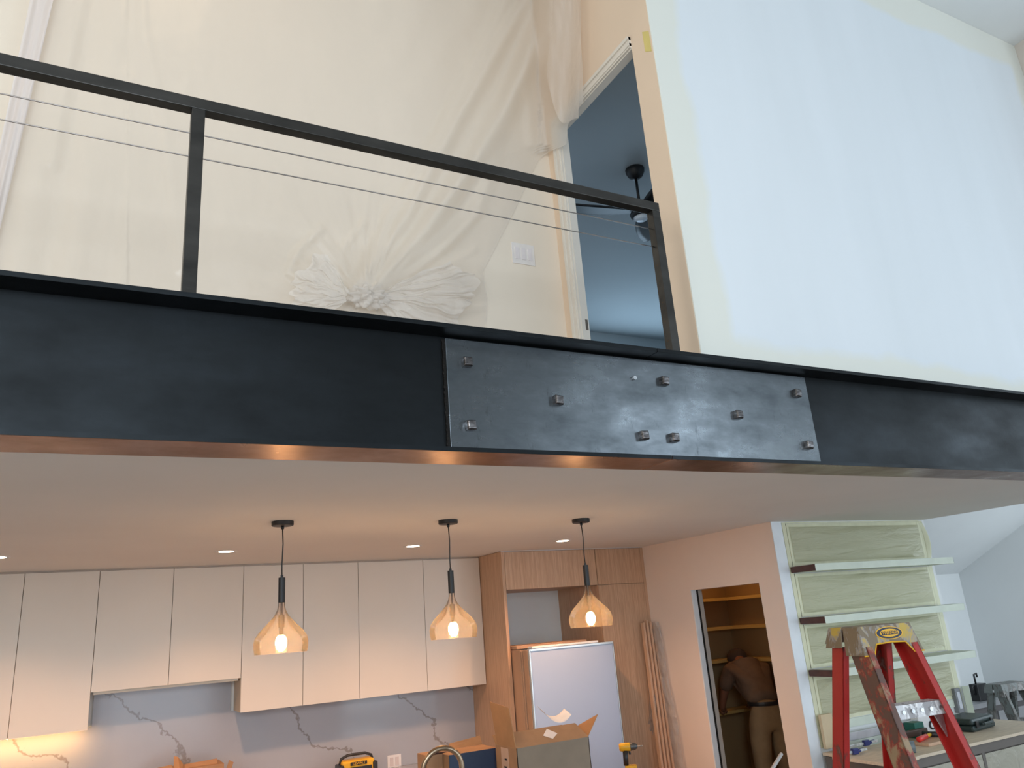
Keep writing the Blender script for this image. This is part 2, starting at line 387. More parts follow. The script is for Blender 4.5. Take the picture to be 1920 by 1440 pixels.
# loft door casing (left jamb casing, header casing) with stepped profile
cas = MB()
for k, (a, b_, t) in enumerate([(0, .085, .016), (.012, .035, .024), (.06, .085, .028)]):
    cas.box(LX-t, LX, lY1+a, lY1+b_, BZ1, lZ+a)
    cas.box(LX-t, LX, lY0, lY1+b_, lZ+a, lZ+b_)
struct('trim_2', cas, trim_white)
struct('trim_3', MB().box(LX, LX+.06, lY1-.008, lY1, BZ1, lZ).box(LX, LX+.06, lY0, lY1-.008, lZ-.008, lZ), trim_white)
lab = MB()
lab.box(LX+.03, LX+.05, lY1-.0095, lY1-.008, 4.02, 4.10)
hg = lab.build('hinge_mark', M('hinge steel', (.2, .17, .14), .5, .6)); hg.parent = bpy.data.objects['trim_3']
t_ = pX(1212, 78, LX)
tag(MB().slab([pX(1204, 60, LX-.001), pX(1216, 58, LX-.001), pX(1222, 96, LX-.001), pX(1210, 97, LX-.001)], (-.001, 0, 0)).build('masking_tape', M('yellow tape', (.75, .62, .22), .6)),
    'small torn piece of yellow tape on the warm lit wall end beside the big white wall', 'tape')
# ================================================================== STEEL BEAM
seam = pY(1232, 655, BY0).x
def beam(x0, x1, label):
    t = thing('steel_beam', label, 'beam', (x0, BY0+.12, CZ), 'steel beams along the loft edge')
    MB().box(x0, x1, BY0, BY1, BZ1-.020, BZ1).build('top_flange', steel_web, t, .002)
    MB().box(x0, x1, BY0, BY1, CZ-.004, CZ+.014).build('bottom_flange', steel_flange, t, .002)
    MB().box(x0, x1, BY0-.0015, BY0-.0001, CZ-.0035, CZ+.0145).build('flange_edge', steel_web, t)
    MB().box(x0, x1, WEB, WEB+.014, CZ+.014, BZ1-.020).build('web', steel_web, t)
    return t
beam(-3.2, seam-.0015, 'long black steel beam to the left of the seam, ending under the bolted splice plate')
beam(seam+.0015, 7.55, 'black steel beam to the right of the seam, running below the big white wall')
pl0, pl1 = pY(840, 735, WEB-.02).x, pY(1524, 790, WEB-.02).x
t = thing('splice_plate', 'burnished grey steel splice plate with square bolts across the two beam ends', 'metal plate', ((pl0+pl1)/2, WEB, CZ+.02))
PT = .022
MB().box(pl0, pl1, WEB-PT, WEB-.0005, CZ+.015, BZ1-.030).build('plate', steel_plate, t, .0015)
wl = MB(); zz = CZ+.02
while zz < BZ1-.035:
    wl.box(pl0-.010-random.random()*.004, pl0, WEB-.010, WEB-.0005, zz, zz+.012); zz += .0125
wl.build('weld_bead', M('dark weld', (.02, .017, .015), .5, .7), t, 0)
for i, (bx, by) in enumerate([(875, 678), (882, 797), (1046, 750), (1245, 714), (1207, 816), (1264, 820), (1384, 777), (1494, 737), (1516, 834)]):
    p = pY(bx+2, by, WEB-PT-.02); h = .0215
    mb = MB(); rz = Matrix.Translation(p) @ Matrix.Rotation(random.uniform(-.12, .12), 4, 'Y')
    vs = []; 
    for (yy, k) in ((.022, 1), (-.004, 1), (-.013, .78)):
        vs += [rz @ Vector((sx*h*k, yy, sz*h*k)) for sx, sz in ((-1, -1), (1, -1), (1, 1), (-1, 1))]
    fs = [(3, 2, 1, 0), (8, 9, 10, 11)] + [(a+i0, (a+1) % 4+i0, (a+1) % 4+4+i0, a+4+i0) for i0 in (0, 4) for a in range(4)]
    mb.pts(vs, fs).build('bolt', bolt_steel, t, .003)
p = pY(1189, 709, WEB-PT-.006)
MB().tube([(p.x, WEB-PT+.0, p.z), (p.x, WEB-PT-.016, p.z)], .010, 20).build('pin', bright_steel, t, .001, label='small bright round pin')
# ================================================================== RAILING
RYF = 2.883; RW = .052
rz1 = pY(0, 98, RYF).z; rz0 = rz1-RW
rx1 = pY(1238, 400, RYF).x; lp = pY(372.5, 208, RYF).x
t = thing('railing', 'blackened square steel railing on the beam with two thin steel cables', 'railing', (lp, RYF+.026, BZ1))
MB().box(-3.0, rx1, RYF, RYF+RW, rz0, rz1).build('top_rail', rail_steel, t, .003)
MB().box(lp-.026, lp+.026, RYF, RYF+RW, BZ1, rz0).build('post', rail_steel, t, .003)
ep = MB().box(rx1-RW, rx1, RYF, RYF+RW, BZ1, rz0).build('post', rail_steel, t, .003)
MB().box(-2.2, -2.15, RYF, RYF+RW, BZ1, rz0).build('post', rail_steel, t, .003)
cy = RYF+.026
cz = []
for y0, x1, y1 in ((173, 1222, 431), (222, 1230, 465)):
    a = pY(0, y0, cy); b_ = pY(x1, y1, cy); zc = (a.z+b_.z)/2; cz.append(zc)
    MB().tube([(-2.2, cy, zc), (lp, cy, zc), (rx1-RW+.001, cy, zc)], .0028, 8).build('cable', cable_steel, t, smooth=True)
dz = cz[0]-cz[1]
for k in range(2, 7):
    z = cz[0]-dz*k
    if z > BZ1+.02: MB().tube([(rx1-RW-.0008, cy, z), (rx1-RW+.002, cy, z)], .0045, 12).build('cable_hole', M('brass hole edge', (.08, .05, .03), .5, .5), ep)
# ================================================================== LOFT THINGS
# three-gang switch on the back wall
a = pY(958, 458, LB); b_ = pY(1003, 498, LB)
t = thing('light_switch', 'white triple rocker switch plate on the loft wall beside the door casing', 'light switch', ((a.x+b_.x)/2, LB, b_.z))
sx0, sx1, sz0, sz1 = a.x, b_.x, min(a.z, b_.z), max(a.z, b_.z)
zm = (pY(980, 458, LB).z, pY(980, 496, LB).z); sz1, sz0 = zm
MB().box(sx0, sx1, LB-.007, LB, sz0, sz1).build('cover_plate', M('switch white', (.86, .80, .76), .4), t, .002)
for k in range(3):
    w = (sx1-sx0); cx = sx0+w*(.22+.28*k)
    MB().box(cx-w*.09, cx+w*.09, LB-.011, LB-.006, sz0+(sz1-sz0)*.22, sz0+(sz1-sz0)*.78).build('rocker', M('rocker white', (.84, .77, .76), .35), t, .001)
# plastic dust sheeting hung over the loft back wall
def interp(tab, y):
    if y <= tab[0][0]: return tab[0][1]
    for (a0, v0), (a1, v1) in zip(tab, tab[1:]):
        if y <= a1: return v0+(v1-v0)*(y-a0)/(a1-a0)
    return tab[-1][1]
LEFT = [(-200, 100), (0, 60), (290, 0), (520, -48), (760, -100)]
RIGHT = [(-200, 1060), (-20, 1082), (120, 1092), (190, 1094), (235, 1064), (272, 1062), (284, 1030), (300, 1010), (400, 962), (510, 905), (560, 914), (600, 912), (760, 880)]
def seg_d(px, py_, pts):
    best = 1e9
    for (x0, y0), (x1, y1) in zip(pts, pts[1:]):
        dx, dy = x1-x0, y1-y0; tt = max(0, min(1, ((px-x0)*dx+(py_-y0)*dy)/(dx*dx+dy*dy)))
        d_ = math.hypot(px-x0-tt*dx, py_-y0-tt*dy)
        if d_ < best: best = d_; side = (px-x0)*dy-(py_-y0)*dx
    return best*(1 if side > 0 else -1)
FOLDS = [([(1030, -200), (985, 0), (860, 220), (760, 410), (668, 545)], 15, .09), ([(1060, -200), (1020, 60), (900, 290), (800, 430), (706, 540)], 20, .13),
         ([(1015, -200), (950, 0), (810, 270), (735, 400), (660, 540)], 11, .035),
         ([(1075, -200), (1035, 0), (1030, 130), (1048, 200)], 13, .05), ([(1050, -200), (1000, 30), (960, 200), (900, 380), (730, 540)], 16, .035),
         ([(1090, -200), (1072, 0), (1078, 120), (1085, 190)], 9, .045), ([(1062, -200), (1012, 0), (985, 150), (1000, 280)], 12, .03),
         ([(165, -50), (130, 120), (100, 300)], 16, .02), ([(262, -50), (268, 60), (310, 240), (340, 500)], 14, .015), ([(240, 150), (215, 320), (190, 500)], 18, .012),
         ([(600, 430), (560, 470), (540, 510), (600, 545), (650, 555)], 9, .025), ([(680, 420), (640, 470), (655, 540)], 8, .02),
         ([(420, 560), (520, 570), (640, 568)], 7, .03), ([(760, 525), (820, 480), (900, 400)], 8, .03), ([(730, 560), (820, 545), (900, 520)], 9, .03),
         ([(730, 575), (830, 590), (910, 575)], 8, .03), ([(735, 545), (830, 500), (890, 470)], 6, .02)]
def sheet(u, v):
    y = -160+880*v
    x0, x1 = interp(LEFT, y), interp(RIGHT, y)
    x = x0+(x1-x0)*u
    dsp = .035
    for pts, w, a in FOLDS:
        d_ = seg_d(x, y, pts)
        if abs(d_) < w*3.5: dsp += a*math.exp(-(d_/w)**2)
    # folds fanning out from the knot
    kx, ky = x-690, y-560; r = math.hypot(kx, ky); ang = math.atan2(ky, kx)
    g = math.exp(-(r/190)**2)*min(1, r/30)
    dsp += g*.020*(noise.noise(Vector((ang*5.5, r/170, 3)))*1.6+noise.noise(Vector((ang*13, r/90, 8)))*1.1)
    # fan of folds from the high fixing
    kx, ky = x-1040, y+330; ang = math.atan2(kx, ky)
    if x > 640: dsp += .012*min(1, (x-640)/150)*math.sin(ang*38+noise.noise(Vector((x/120, y/120, 4)))*3)*.6
    dsp += .008*noise.noise(Vector((x/70, y/190, 1)))+.004*noise.noise(Vector((x/24, y/34, 7)))
    edge = min(1, (1-u)*14); dsp = dsp*(.4+.6*edge)
    if x < 240: dsp += .012*math.sin(x/16+y/90)
    dsp = max(.006, dsp)
    Y = LB-dsp if x < 1012 or y > 285 else LB-.03-dsp
    p = pY(x, y, Y)
    return p if p.x < LX-.035-dsp*.5 else pX(x, y, LX-.035-dsp*.5)
t = thing('plastic_sheeting', 'large translucent plastic dust sheet draped over the loft wall and knotted low down', 'plastic sheet', (pY(690, 560, LB-.03).x, LB-.05, BZ1))
MB().grid(sheet, 300, 190).build('sheet', film_loft, t, smooth=True)
# doubled hem down the left edge
def hem(u, v):
    y = -160+880*v; x0 = interp(LEFT, y)-4
    x = x0+u*(48-22*v); return pY(x, y, LB-.06-.012*math.sin(u*7+v*6)-.006*math.sin(u*15))
MB().grid(hem, 24, 60).build('folded_hem', film_mat('doubled plastic hem', (.95, .88, .86), .75, .25, 3, (1, 1, 1), .2), t, smooth=True, label='whiter doubled edge')
# knot
b = bmesh.new(); bmesh.ops.create_icosphere(b, subdivisions=5, radius=1)
kc = pY(690, 556, LB-.11)
for v in b.verts:
    d_ = v.co.copy(); nn = noise.fractal(d_*2.2, 1, 2, 4)
    rg = 1+.30*nn+.13*math.sin(math.atan2(d_.z, d_.x)*9+d_.y*4)
    v.co = Vector((d_.x*.125*rg, d_.y*.06*rg, d_.z*.075*rg))
mbk = MB(); mbk.b.free(); mbk.b = b
for v in b.verts: v.co += kc
mbk.build('knot', film_knot, t, smooth=True, label='bunched knot of plastic')
def ruff(cx, cy, rx, ry, a0, a1, seed, pinch):
    def f(u, v):
        ang = a0+(a1-a0)*u; r = .10+.90*v
        rr = r*(1+.42*noise.noise(Vector((ang*1.7, seed, 0)))*v+.12*noise.noise(Vector((ang*7, seed, 2)))*v)
        wv = (noise.noise(Vector((ang*6, v*1.5, seed)))*.07+noise.noise(Vector((ang*15, v*2.5, seed)))*.03+noise.noise(Vector((ang*9, v*9, seed)))*.02)*(.3+v)
        return pY(cx+rx*rr*math.cos(ang), cy+ry*rr*math.sin(ang)+8*noise.noise(Vector((ang*5, v*4, seed))), LB-.10-.65*max(-.06, wv)-pinch*(1-v))
    return f
MB().grid(ruff(700, 552, 190, 92, -.75, 1.25, 2, .03), 130, 40).build('ruffle', film_knot, t, smooth=True)
MB().grid(ruff(660, 558, 120, 95, 2.5, 4.3, 5, .02), 110, 34).build('ruffle', film_knot, t, smooth=True)
# loose corner hanging over the casing
def corner(u, v):
    y = -120+(322+46*u+26*math.sin(u*4.5)-60*(1-u)*(1-u))*v; x = 1030+(46+14*v)*u+7*math.sin(v*4)
    o_ = .032*math.sin(u*6.5+v*1.2)+.012*math.sin(u*12+v*3)*(1-.5*v)+.010*noise.noise(Vector((u*5, v*8, 3)))
    p = pY(x, y, LB-.13-o_)
    return p if p.x < LX-.10-o_ else pX(x, y, LX-.10-o_)
MB().grid(corner, 50, 60).build('loose_corner', film_mat('thin hanging plastic corner', (.95, .86, .78), .42, .25, 6, (1, 1, 1), .3), t, smooth=True)
# ceiling fan in the bedroom
fc = pZ(1190, 318, 5.995)
t = thing('ceiling_fan', 'black three bladed ceiling fan seen through the loft doorway', 'ceiling fan', fc)
MB().lathe([(.001, -.10), (.03, -.10), (.065, -.07), (.085, -.03), (.087, 0), (.001, 0)], fc, 40).build('canopy', dark, t, smooth=True)
MB().tube([fc-Vector((0, 0, .09)), fc-Vector((0, 0, .34))], .013, 14).build('downrod', dark, t, smooth=True)
hz = fc-Vector((0, 0, .44))
MB().lathe([(.001, .10), (.022, .10), (.035, .05), (.075, .02), (.10, -.02), (.09, -.05), (.001, -.055)], hz, 40).build('motor', dark, t, smooth=True)
MB().lathe([(.001, -.085), (.05, -.08), (.07, -.056), (.001, -.05)], hz, 30).build('light_lens', M('fan lens', (.75, .8, .85), .3), t, smooth=True)
for ang in (2.75, 2.75+2.094, 2.75-2.094):
    def bl(u, v, ang=ang):
        L = .06+.60*u; w = (.06+.085*math.sin(min(1, u*1.25)*PI*.62))*(1 if u < .93 else math.sqrt(max(0, 1-((u-.93)/.075)**2)))
        off = (v-.5)*2*w; z = .01-off*.28+.05*u*u
        return hz+Vector((math.cos(ang)*L-math.sin(ang)*off, math.sin(ang)*L+math.cos(ang)*off, z))
    MB().grid(bl, 24, 6).build('blade', dark, t, smooth=True, solid=.012)
# ================================================================== KITCHEN
# upper cabinets: each unit has a body and two doors
def cabinet(x0, xm, x1, z0, label):
    t = thing('upper_cabinet', label, 'cabinet', ((x0+x1)/2, KB, z0), 'cream upper cabinets')
    MB().box(x0+.001, x1-.001, CABY+.022, KB-.001, z0+.002, CZ-.012).build('body', M('cabinet carcass', (.60, .50, .38), .5, var=.02), t)
    for a, c in ((x0, xm), (xm, x1)):
        MB().box(a+.0022, c-.0022, CABY, CABY+.02, z0, CZ-.016).build('door', cab_white, t, .001)
    return t
XS = [-1.02, -.470, .055, .613, 1.183, 1.707, 2.219, 2.876, 3.490]
cabinet(XS[0], XS[1], XS[2], 1.560, 'tall cream upper cabinet at the far left with warm light glowing under it')
hc = cabinet(XS[2], XS[3], XS[4], 1.832, 'shorter cream double door cabinet above the cooking area')
cabinet(XS[4], XS[5], XS[6], 1.556, 'tall cream upper cabinet directly behind the leftmost pendant lamp')
cabinet(XS[6], XS[7], XS[8], 1.556, 'tall cream upper cabinet beside the oak panel, behind the middle pendant lamp')
MB().box(XS[2]+.02, XS[4]-.02, CABY+.02, KB-.03, 1.812, 1.834).build('hood_insert', M('hood liner', (.55, .50, .42), .5), hc)
struct('trim_4', MB().box(-1.02, 3.49, CABY+.012, CABY+.03, CZ-.013, CZ-.0005), M('shadow gap grey', (.5, .42, .36), .6))
t = thing('led_strip', 'warm glowing light strip under the far left upper cabinet', 'light', (-.4, 7.5, 1.55))
MB().box(-.98, .02, 7.50, 7.52, 1.546, 1.552).build('diffuser', strip_glow, t)
MB().box(-.98, .02, 7.495, 7.525, 1.552, 1.5615).build('channel', white_p, t)
# backsplash, base run, worktop
tag(MB().box(-3.0, 3.493, KB-.022, KB-.001, .901, 1.554).box(XS[2]+.03, XS[4]-.03, KB-.022, KB-.001, 1.554, 1.810).build('backsplash', marble), 'white veined stone backsplash behind the upper cabinets', 'backsplash')
tag(MB().box(-3.0, 3.49, 7.02, KB-.023, .86, .90).build('worktop', marble, bevel=.003), 'white stone worktop along the kitchen back wall', 'worktop')
t = thing('base_cabinet', 'cream base cabinets under the back wall worktop', 'cabinet', (.3, 7.3, 0))
MB().box(-3.0, 3.49, 7.08, KB-.02, .1, .86).build('body', cab_white, t)
MB().box(-3.0, 3.49, 7.14, KB-.02, 0, .1).build('plinth', dark, t)
# outlet
a = pY(726, 1417, KB-.022); c = pY(752, 1436, KB-.022)
t = thing('power_outlet', 'white double power outlet on the stone backsplash right of the yellow radio', 'power outlet', (a.x, KB-.022, a.z-.06))
MB().box(a.x, c.x, KB-.029, KB-.0225, a.z-.115, a.z).build('cover_plate', white_p, t, .001)
for k in (0, 1):
    cx = a.x+(c.x-a.x)*(.3+.4*k)
    MB().box(cx-.017, cx+.017, KB-.0315, KB-.029, a.z-.095, a.z-.02).build('socket', M('socket face', (.66, .60, .60), .4), t, .001)
# oak tall units
t = thing('fridge_surround', 'oak side panel and bridging cupboard around the empty fridge recess', 'cabinet', (4.0, 7.3, 0))
MB().box(3.495, 3.527, OAKY, KB-.001, 0, CZ-.003).build('side_panel', oak, t, .001)
MB().box(3.527, 4.585, OAKY+.022, KB-.001, 2.412, CZ-.006).build('body', oak, t)
MB().box(3.530, 4.583, OAKY, OAKY+.02, 2.412, CZ-.010).build('door', oak, t, .001)
t = thing('tall_cabinet', 'tall oak cupboard between the fridge recess and the pink kitchen wall', 'cabinet', (4.9, 7.3, 0))
MB().box(4.588, 5.175, OAKY+.022, KB-.001, 0, CZ-.006).build('body', oak, t)
MB().box(4.590, 5.165, OAKY, OAKY+.02, 2.412, CZ-.010).build('door', oak, t, .001)
MB().box(4.590, 5.165, OAKY, OAKY+.02, .10, 2.406).build('door', oak, t, .001)
MB().box(5.168, 5.2045, OAKY+.002, OAKY+.03, 0, CZ-.006).build('filler', oak, t)
struct('wall_recess', MB().box(3.527, 4.588, KB-.03, KB-.0015, 0, 2.412), paint_white)
struct('trim_5', MB().box(3.495, 5.2045, OAKY-.004, OAKY+.02, CZ-.0055, CZ-.0005), white_p)
# refrigerator wrapped in cardboard
FY = 6.527
fx0 = 3.575; fx1 = pY(1148, 1205, FY).x; fz = 1.865
t = thing('refrigerator', 'white refrigerator with cardboard packaging on its left side, in front of oak cupboards', 'refrigerator', ((fx0+fx1)/2, FY+.35, 0))
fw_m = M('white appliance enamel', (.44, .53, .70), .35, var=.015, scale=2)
MB().box(fx0+.01, fx1-.01, FY+.03, FY+.68, .03, fz-.006).build('body', fw_m, t, .006)
MB().box(fx0, fx1, FY, FY+.028, .05, fz).build('door', fw_m, t, .006)
MB().box(fx0-.012, fx0-.0005, FY-.006, FY+.03, .05, fz).box(fx1+.0005, fx1+.008, FY-.006, FY+.03, .05, fz).box(fx0, fx1, FY-.006, FY-.0003, fz-.02, fz).build('edge_trim', M('aluminium edge', (.62, .72, .78), .3, .5), t, .002)
MB().box(fx1+.009, fx1+.014, FY+.0, FY+.68, .03, fz-.004).build('gasket', dark, t)
cb = M('packaging cardboard', (.42, .27, .18), .75, var=.1, scale=6, stretch=(1, 1, .2))
for ya, yb, xo in ((.02, .10, .022), (.108, .125, .030), (.133, .60, .034)): MB().box(fx0-xo, fx0-.0125, FY+ya, FY+yb, 0, fz-.004).build('side_packaging', cb, t, .004)
tp = fz+.001
tag(MB().box(fx0-.03, fx1-.16, FY+.20, FY+.55, tp, tp+.032).build('packing_board', cb, bevel=.003), 'flat brown packing board lying on top of the refrigerator', 'packaging')
tag(MB().box(fx0+.05, fx1-.13, FY+.045, FY+.13, tp, tp+.018).build('foam_strip', M('white foam', (.85, .86, .88), .5), bevel=.003), 'white foam strip lying on the front edge of the refrigerator top', 'packaging')
# downlights
r0 = pZ(424, 1034, CZ)
t = thing('downlight', 'lit round ceiling downlight left of the leftmost pendant lamp', 'ceiling light', r0, 'recessed downlights in the kitchen ceiling')
MB().lathe([(.052, -.0015), (.072, -.004), (.080, -.001), (.080, .0)], r0, 40).build('trim_ring', white_p, t, smooth=True)
MB().lathe([(.0005, -.003), (.053, -.003)], r0, 40).build('lens', can_glow, t)
for (x, y), lb in (((774, 1024), 'lit round ceiling downlight between the leftmost and middle pendant lamps'), ((1055, 1014), 'lit round ceiling downlight just left of the rightmost pendant lamp'),
                   ((-6, 1045), 'lit ceiling downlight cut off by the left edge of the photo')):
    dup(t, pZ(x, y, CZ), lb)
for (x, y) in ((424, 1034), (774, 1024), (1055, 1014), (-6, 1045)):
    q = pZ(x, y, CZ); sp = bpy.data.lights.new('downlight_beam', 'SPOT'); sp.energy = 74; sp.color = (1, .52, .26); sp.spot_size = 2.3; sp.spot_blend = .8; sp.shadow_soft_size = .05
    so = bpy.data.objects.new('downlight_beam', sp); C.objects.link(so); so.location = q-Vector((0, 0, .02))
# pendants
p0 = pZ(530, 978, CZ)
PENDC = Vector((p0.x, p0.y, CZ))
t = thing('pendant_lamp', 'leftmost glass pendant lamp, in front of the third and fourth tall cabinet doors', 'pendant lamp', PENDC, 'row of three glass pendant lamps')
MB().lathe([(.0005, -.026), (.060, -.026), (.064, -.022), (.064, 0), (.0005, 0)], PENDC, 48).build('canopy', dark, t, smooth=False)
def at(z): return PENDC+Vector((0, 0, z))
zr = lambda y, x: pY(x, y, PENDC.y).z-CZ
zs1 = zr(1083, 527); zs0 = zr(1130, 526); zg1 = zs0+.008; zg0 = zr(1225, 526)
MB().tube([at(-.026), at(-.045)], .009, 14).tube([at(-.04), at(-.13)+Vector((.004, 0, 0)), at(-.25)+Vector((-.001, 0, 0)), at(zs1+.01)], .0035, 10).build('cord', dark, t, smooth=True)
MB().tube([at(zs1+.014), at(zs1)], .008, 16).tube([at(zs1), at(zs0)], .0195, 28).build('socket_sleeve', dark, t, .001)
H = zg1-zg0
gR = .151
prof = [(.018, 0), (.019, -.10), (.024, -.17), (.038, -.27), (.062, -.37), (.093, -.48), (.122, -.58), (.143, -.69), (.151, -.79), (.150, -.88), (.144, -1.0)]
MB().lathe([(r/.151*gR, zg1+k*H) for r, k in prof], PENDC, 64).build('glass_shade', glass_m, t, smooth=True)
MB().tube([at(zs0), at(zs0-H*.24)], .006, 12).tube([at(zs0-H*.24), at(zs0-H*.48)], .0175, 24).tube([at(zs0-H*.48), at(zg1-H*.66)], .011, 16).build('lamp_holder', M('dark nickel', (.10, .08, .07), .35, .8), t, .001)
MB().lathe([(.0005, zg1-.965*H), (.014, zg1-.955*H), (.026, zg1-.90*H), (.032, zg1-.83*H), (.031, zg1-.75*H), (.024, zg1-.69*H), (.014, zg1-.655*H), (.0005, zg1-.65*H)], PENDC, 24).build('bulb', plaster_glow, t, smooth=True)
for (x, y), lb in (((841, 975), 'middle glass pendant lamp, in front of the last cream cabinet door'), ((1090, 973), 'rightmost glass pendant lamp, in front of the fridge recess')):
    q = pZ(x, y, CZ); q.y = PENDC.y; q.z = CZ; dup(t, q, lb)
# island
t = thing('kitchen_island', 'kitchen island with a pale stone top under the pendant lamps', 'kitchen island', (2.2, 4.8, 0))
MB().box(.4, 3.55, 4.25, 5.25, .89, .93).build('worktop', marble, t, .003)
MB().box(.45, 3.5, 4.35, 5.2, 0, .89).build('body', cab_white, t)
# faucet: arc
fp = pY(826, 1402, 4.55)
t = thing('faucet', 'brushed bronze arched kitchen faucet on the island in front of the dark blue box', 'faucet', (fp.x-.08, 4.55, .93))
ra = .115; bz = fp.z-ra
pth = [(fp.x-ra, 4.55, .93), (fp.x-ra, 4.55, bz-.1)]+[(fp.x-ra*math.cos(a_), 4.55-.03*math.sin(a_/2), bz+ra*math.sin(a_)) for a_ in [PI*k/24 for k in range(25)]]+[(fp.x+ra+.012, 4.52, bz-.1)]
MB().tube(pth, .0155, 18).build('spout', bronze, t, smooth=True)
MB().tube([(fp.x+ra+.012, 4.52, bz-.1), (fp.x+ra+.016, 4.52, bz-.22)], .019, 18).build('spray_head', bronze, t, smooth=True)
MB().tube([(fp.x-ra, 4.55, .93), (fp.x-ra, 4.55, .98)], .026, 18).build('base', bronze, t, smooth=True)
# big open cardboard box
BXY = 4.62
c0 = pY(968, 1401, BXY); c1 = pY(1104, 1384, BXY)
bx0, bx1, bz1 = c0.x, c1.x, (c0.z+c1.z)/2
by1 = BXY+.285
t = thing('cardboard_box', 'large open cardboard box with raised flaps on the island in front of the white refrigerator', 'cardboard box', ((bx0+bx1)/2, BXY+.2, .93))
MB().box(bx0, bx1, BXY, BXY+.006, .931, bz1).build('front_side', cardboard_grey, t)
MB().box(bx0, bx1, by1, by1+.006, .931, bz1).box(bx0-.001, bx0+.005, BXY, by1, .931, bz1).box(bx1-.005, bx1, BXY, by1, .931, bz1).box(bx0, bx1, BXY, by1, .931, .937).build('body', cardboard, t)
fh = .145
MB().slab([(bx0, BXY, bz1), (bx1, BXY, bz1), (bx1-.03, BXY+.10, bz1+.075), (bx0+.0, BXY+.10, bz1+.075)], (0, .004, .004)).build('flap', cardboard, t)
MB().slab([(bx0, BXY+.01, bz1), (bx0, by1-.02, bz1), (bx0-.035, by1-.02, bz1+.26), (bx0-.03, BXY+.01, bz1+.235)], (.005, 0, 0)).build('flap', cardboard_in, t)
MB().slab([(bx1, BXY+.005, bz1), (bx1, by1, bz1), (bx1+.13, by1-.03, bz1+.05), (bx1+.12, BXY+.05, bz1+.115)], (-.003, 0, .004)).build('flap', cardboard_in, t)
MB().slab([(bx0, by1, bz1), (bx1, by1, bz1), (bx1, by1+.04, bz1+.05), (bx0, by1+.04, bz1+.05)], (0, .004, 0)).build('flap', cardboard_in, t)
lm = lambda fx, fy: Vector((bx0+(bx1-bx0)*fx, BXY+.10*fy-.004, bz1+.075*fy-.0))
MB().slab([lm(.42, .55), lm(.52, .25), lm(.62, .55), lm(.52, .95)], (0, -.001, .001)).build('shipping_label', M('label paper', (.80, .70, .66), .6), t, label='small white diamond label')
MB().box(bx0-.0035, bx0-.0012, BXY+.11, BXY+.21, .95, bz1-.01).build('shipping_label', M('pink label paper', (.55, .36, .26), .6), t, label='pale strip label with print')
for k in range(6): MB().box(bx0-.0045, bx0-.0034, BXY+.13+.01*(k % 3), BXY+.16+.015*(k % 2), bz1-.08-.045*k, bz1-.07-.045*k).build('print_mark', black_p, t)
def curl(u, v):
    q = pY(1022+50*u, 1358-4*u, BXY+.25)
    return q+Vector((0, .09*v-.03*math.sin(u*3), .005+.07*(2*u-1)**2*(1-.4*u)+.035*v))
tag(MB().grid(curl, 20, 8).build('paper_sheet', paper_white, smooth=True, solid=.001), 'curled white paper sheet sticking out of the large open box', 'paper')
# dark blue box and its flaps
q0 = pY(842, 1414, 4.95); q1 = pY(934, 1404, 4.95)
t = thing('blue_box', 'dark blue box with open brown flaps on the island behind the faucet', 'box', ((q0.x+q1.x)/2, 5.05, .93))
bzz = (q0.z+q1.z)/2
MB().box(q0.x, q1.x, 4.95, 4.956, .931, bzz).build('front_side', M('dark blue card', (.02, .04, .085), .5), t)
MB().box(q0.x, q1.x, 4.956, 5.2, .931, bzz-.002).build('body', cardboard, t)
MB().slab([(q0.x+.1, 5.19, bzz), (q1.x, 5.19, bzz), (q1.x, 5.22, bzz+.05), (q0.x+.12, 5.22, bzz+.03)], (0, .004, 0)).build('flap', cardboard_in, t)
q0 = pY(795, 1416, 5.1); q1 = pY(824, 1413, 5.1)
t = thing('small_carton', 'pale brown carton on the island seen through the faucet arch', 'cardboard box', ((q0.x+q1.x)/2, 5.1, .93))
MB().box(q0.x, q1.x, 5.05, 5.22, .931, q0.z-.0).build('body', cardboard, t)
MB().slab([(q0.x+.03, 5.05, q0.z), (q1.x, 5.05, q0.z), (q1.x+.01, 5.0, q0.z+.012), (q0.x, 5.0, q0.z+.02)], (0, 0, .004)).build('flap', kraft_dark, t)
# impact driver standing on the island
q = pZ(1178, 1392, 1.15)
dr = thing('impact_driver', 'yellow and black cordless impact driver standing near the refrigerator', 'power tool', (q.x, q.y, .93))
ax = Vector((math.cos(-.55), math.sin(-.55), 0))
cz_ = 1.118
c_ = Vector((q.x, q.y, cz_))
MB().tube([c_-ax*.075, c_-ax*.06, c_+ax*.01], [.024, .031, .031], 20).build('motor_housing', yellow_p, dr, .002, smooth=True)
MB().tube([c_+ax*.011, c_+ax*.045, c_+ax*.065], [.030, .027, .016], 20).build('nose', M('grey alloy', (.12, .12, .12), .4, .6), dr, .001, smooth=True)
MB().tube([c_+ax*.065, c_+ax*.11], .0045, 8).build('bit', bright_steel, dr)
MB().tube([c_-ax*.03-Vector((0, 0, .025)), c_-ax*.035-Vector((0, 0, .13))], [.021, .019], 14).build('handle', black_p, dr, smooth=True)
MB().box(-.045, .045, -.03, .03, .001, .058, Matrix.Translation((q.x, q.y, .93)) @ Matrix.Rotation(-.55, 4, 'Z')).build('battery', yellow_p, dr, .006)
MB().tube([c_+ax*.0-Vector((0, 0, .03)), c_+ax*.004-Vector((0, 0, .055))], .008, 10).build('trigger', black_p, dr)
ft = MB().box(-.16, .18, -.13, .13, 0, .93, Matrix.Translation((q.x, q.y, 0)))
if q.x > 3.5 or q.y > 5.2: 
    tag(ft.build('packing_case', cardboard, bevel=.01), 'brown packing case under the yellow impact driver', 'box')
    dr.location.z = .931
else: ft.b.free()
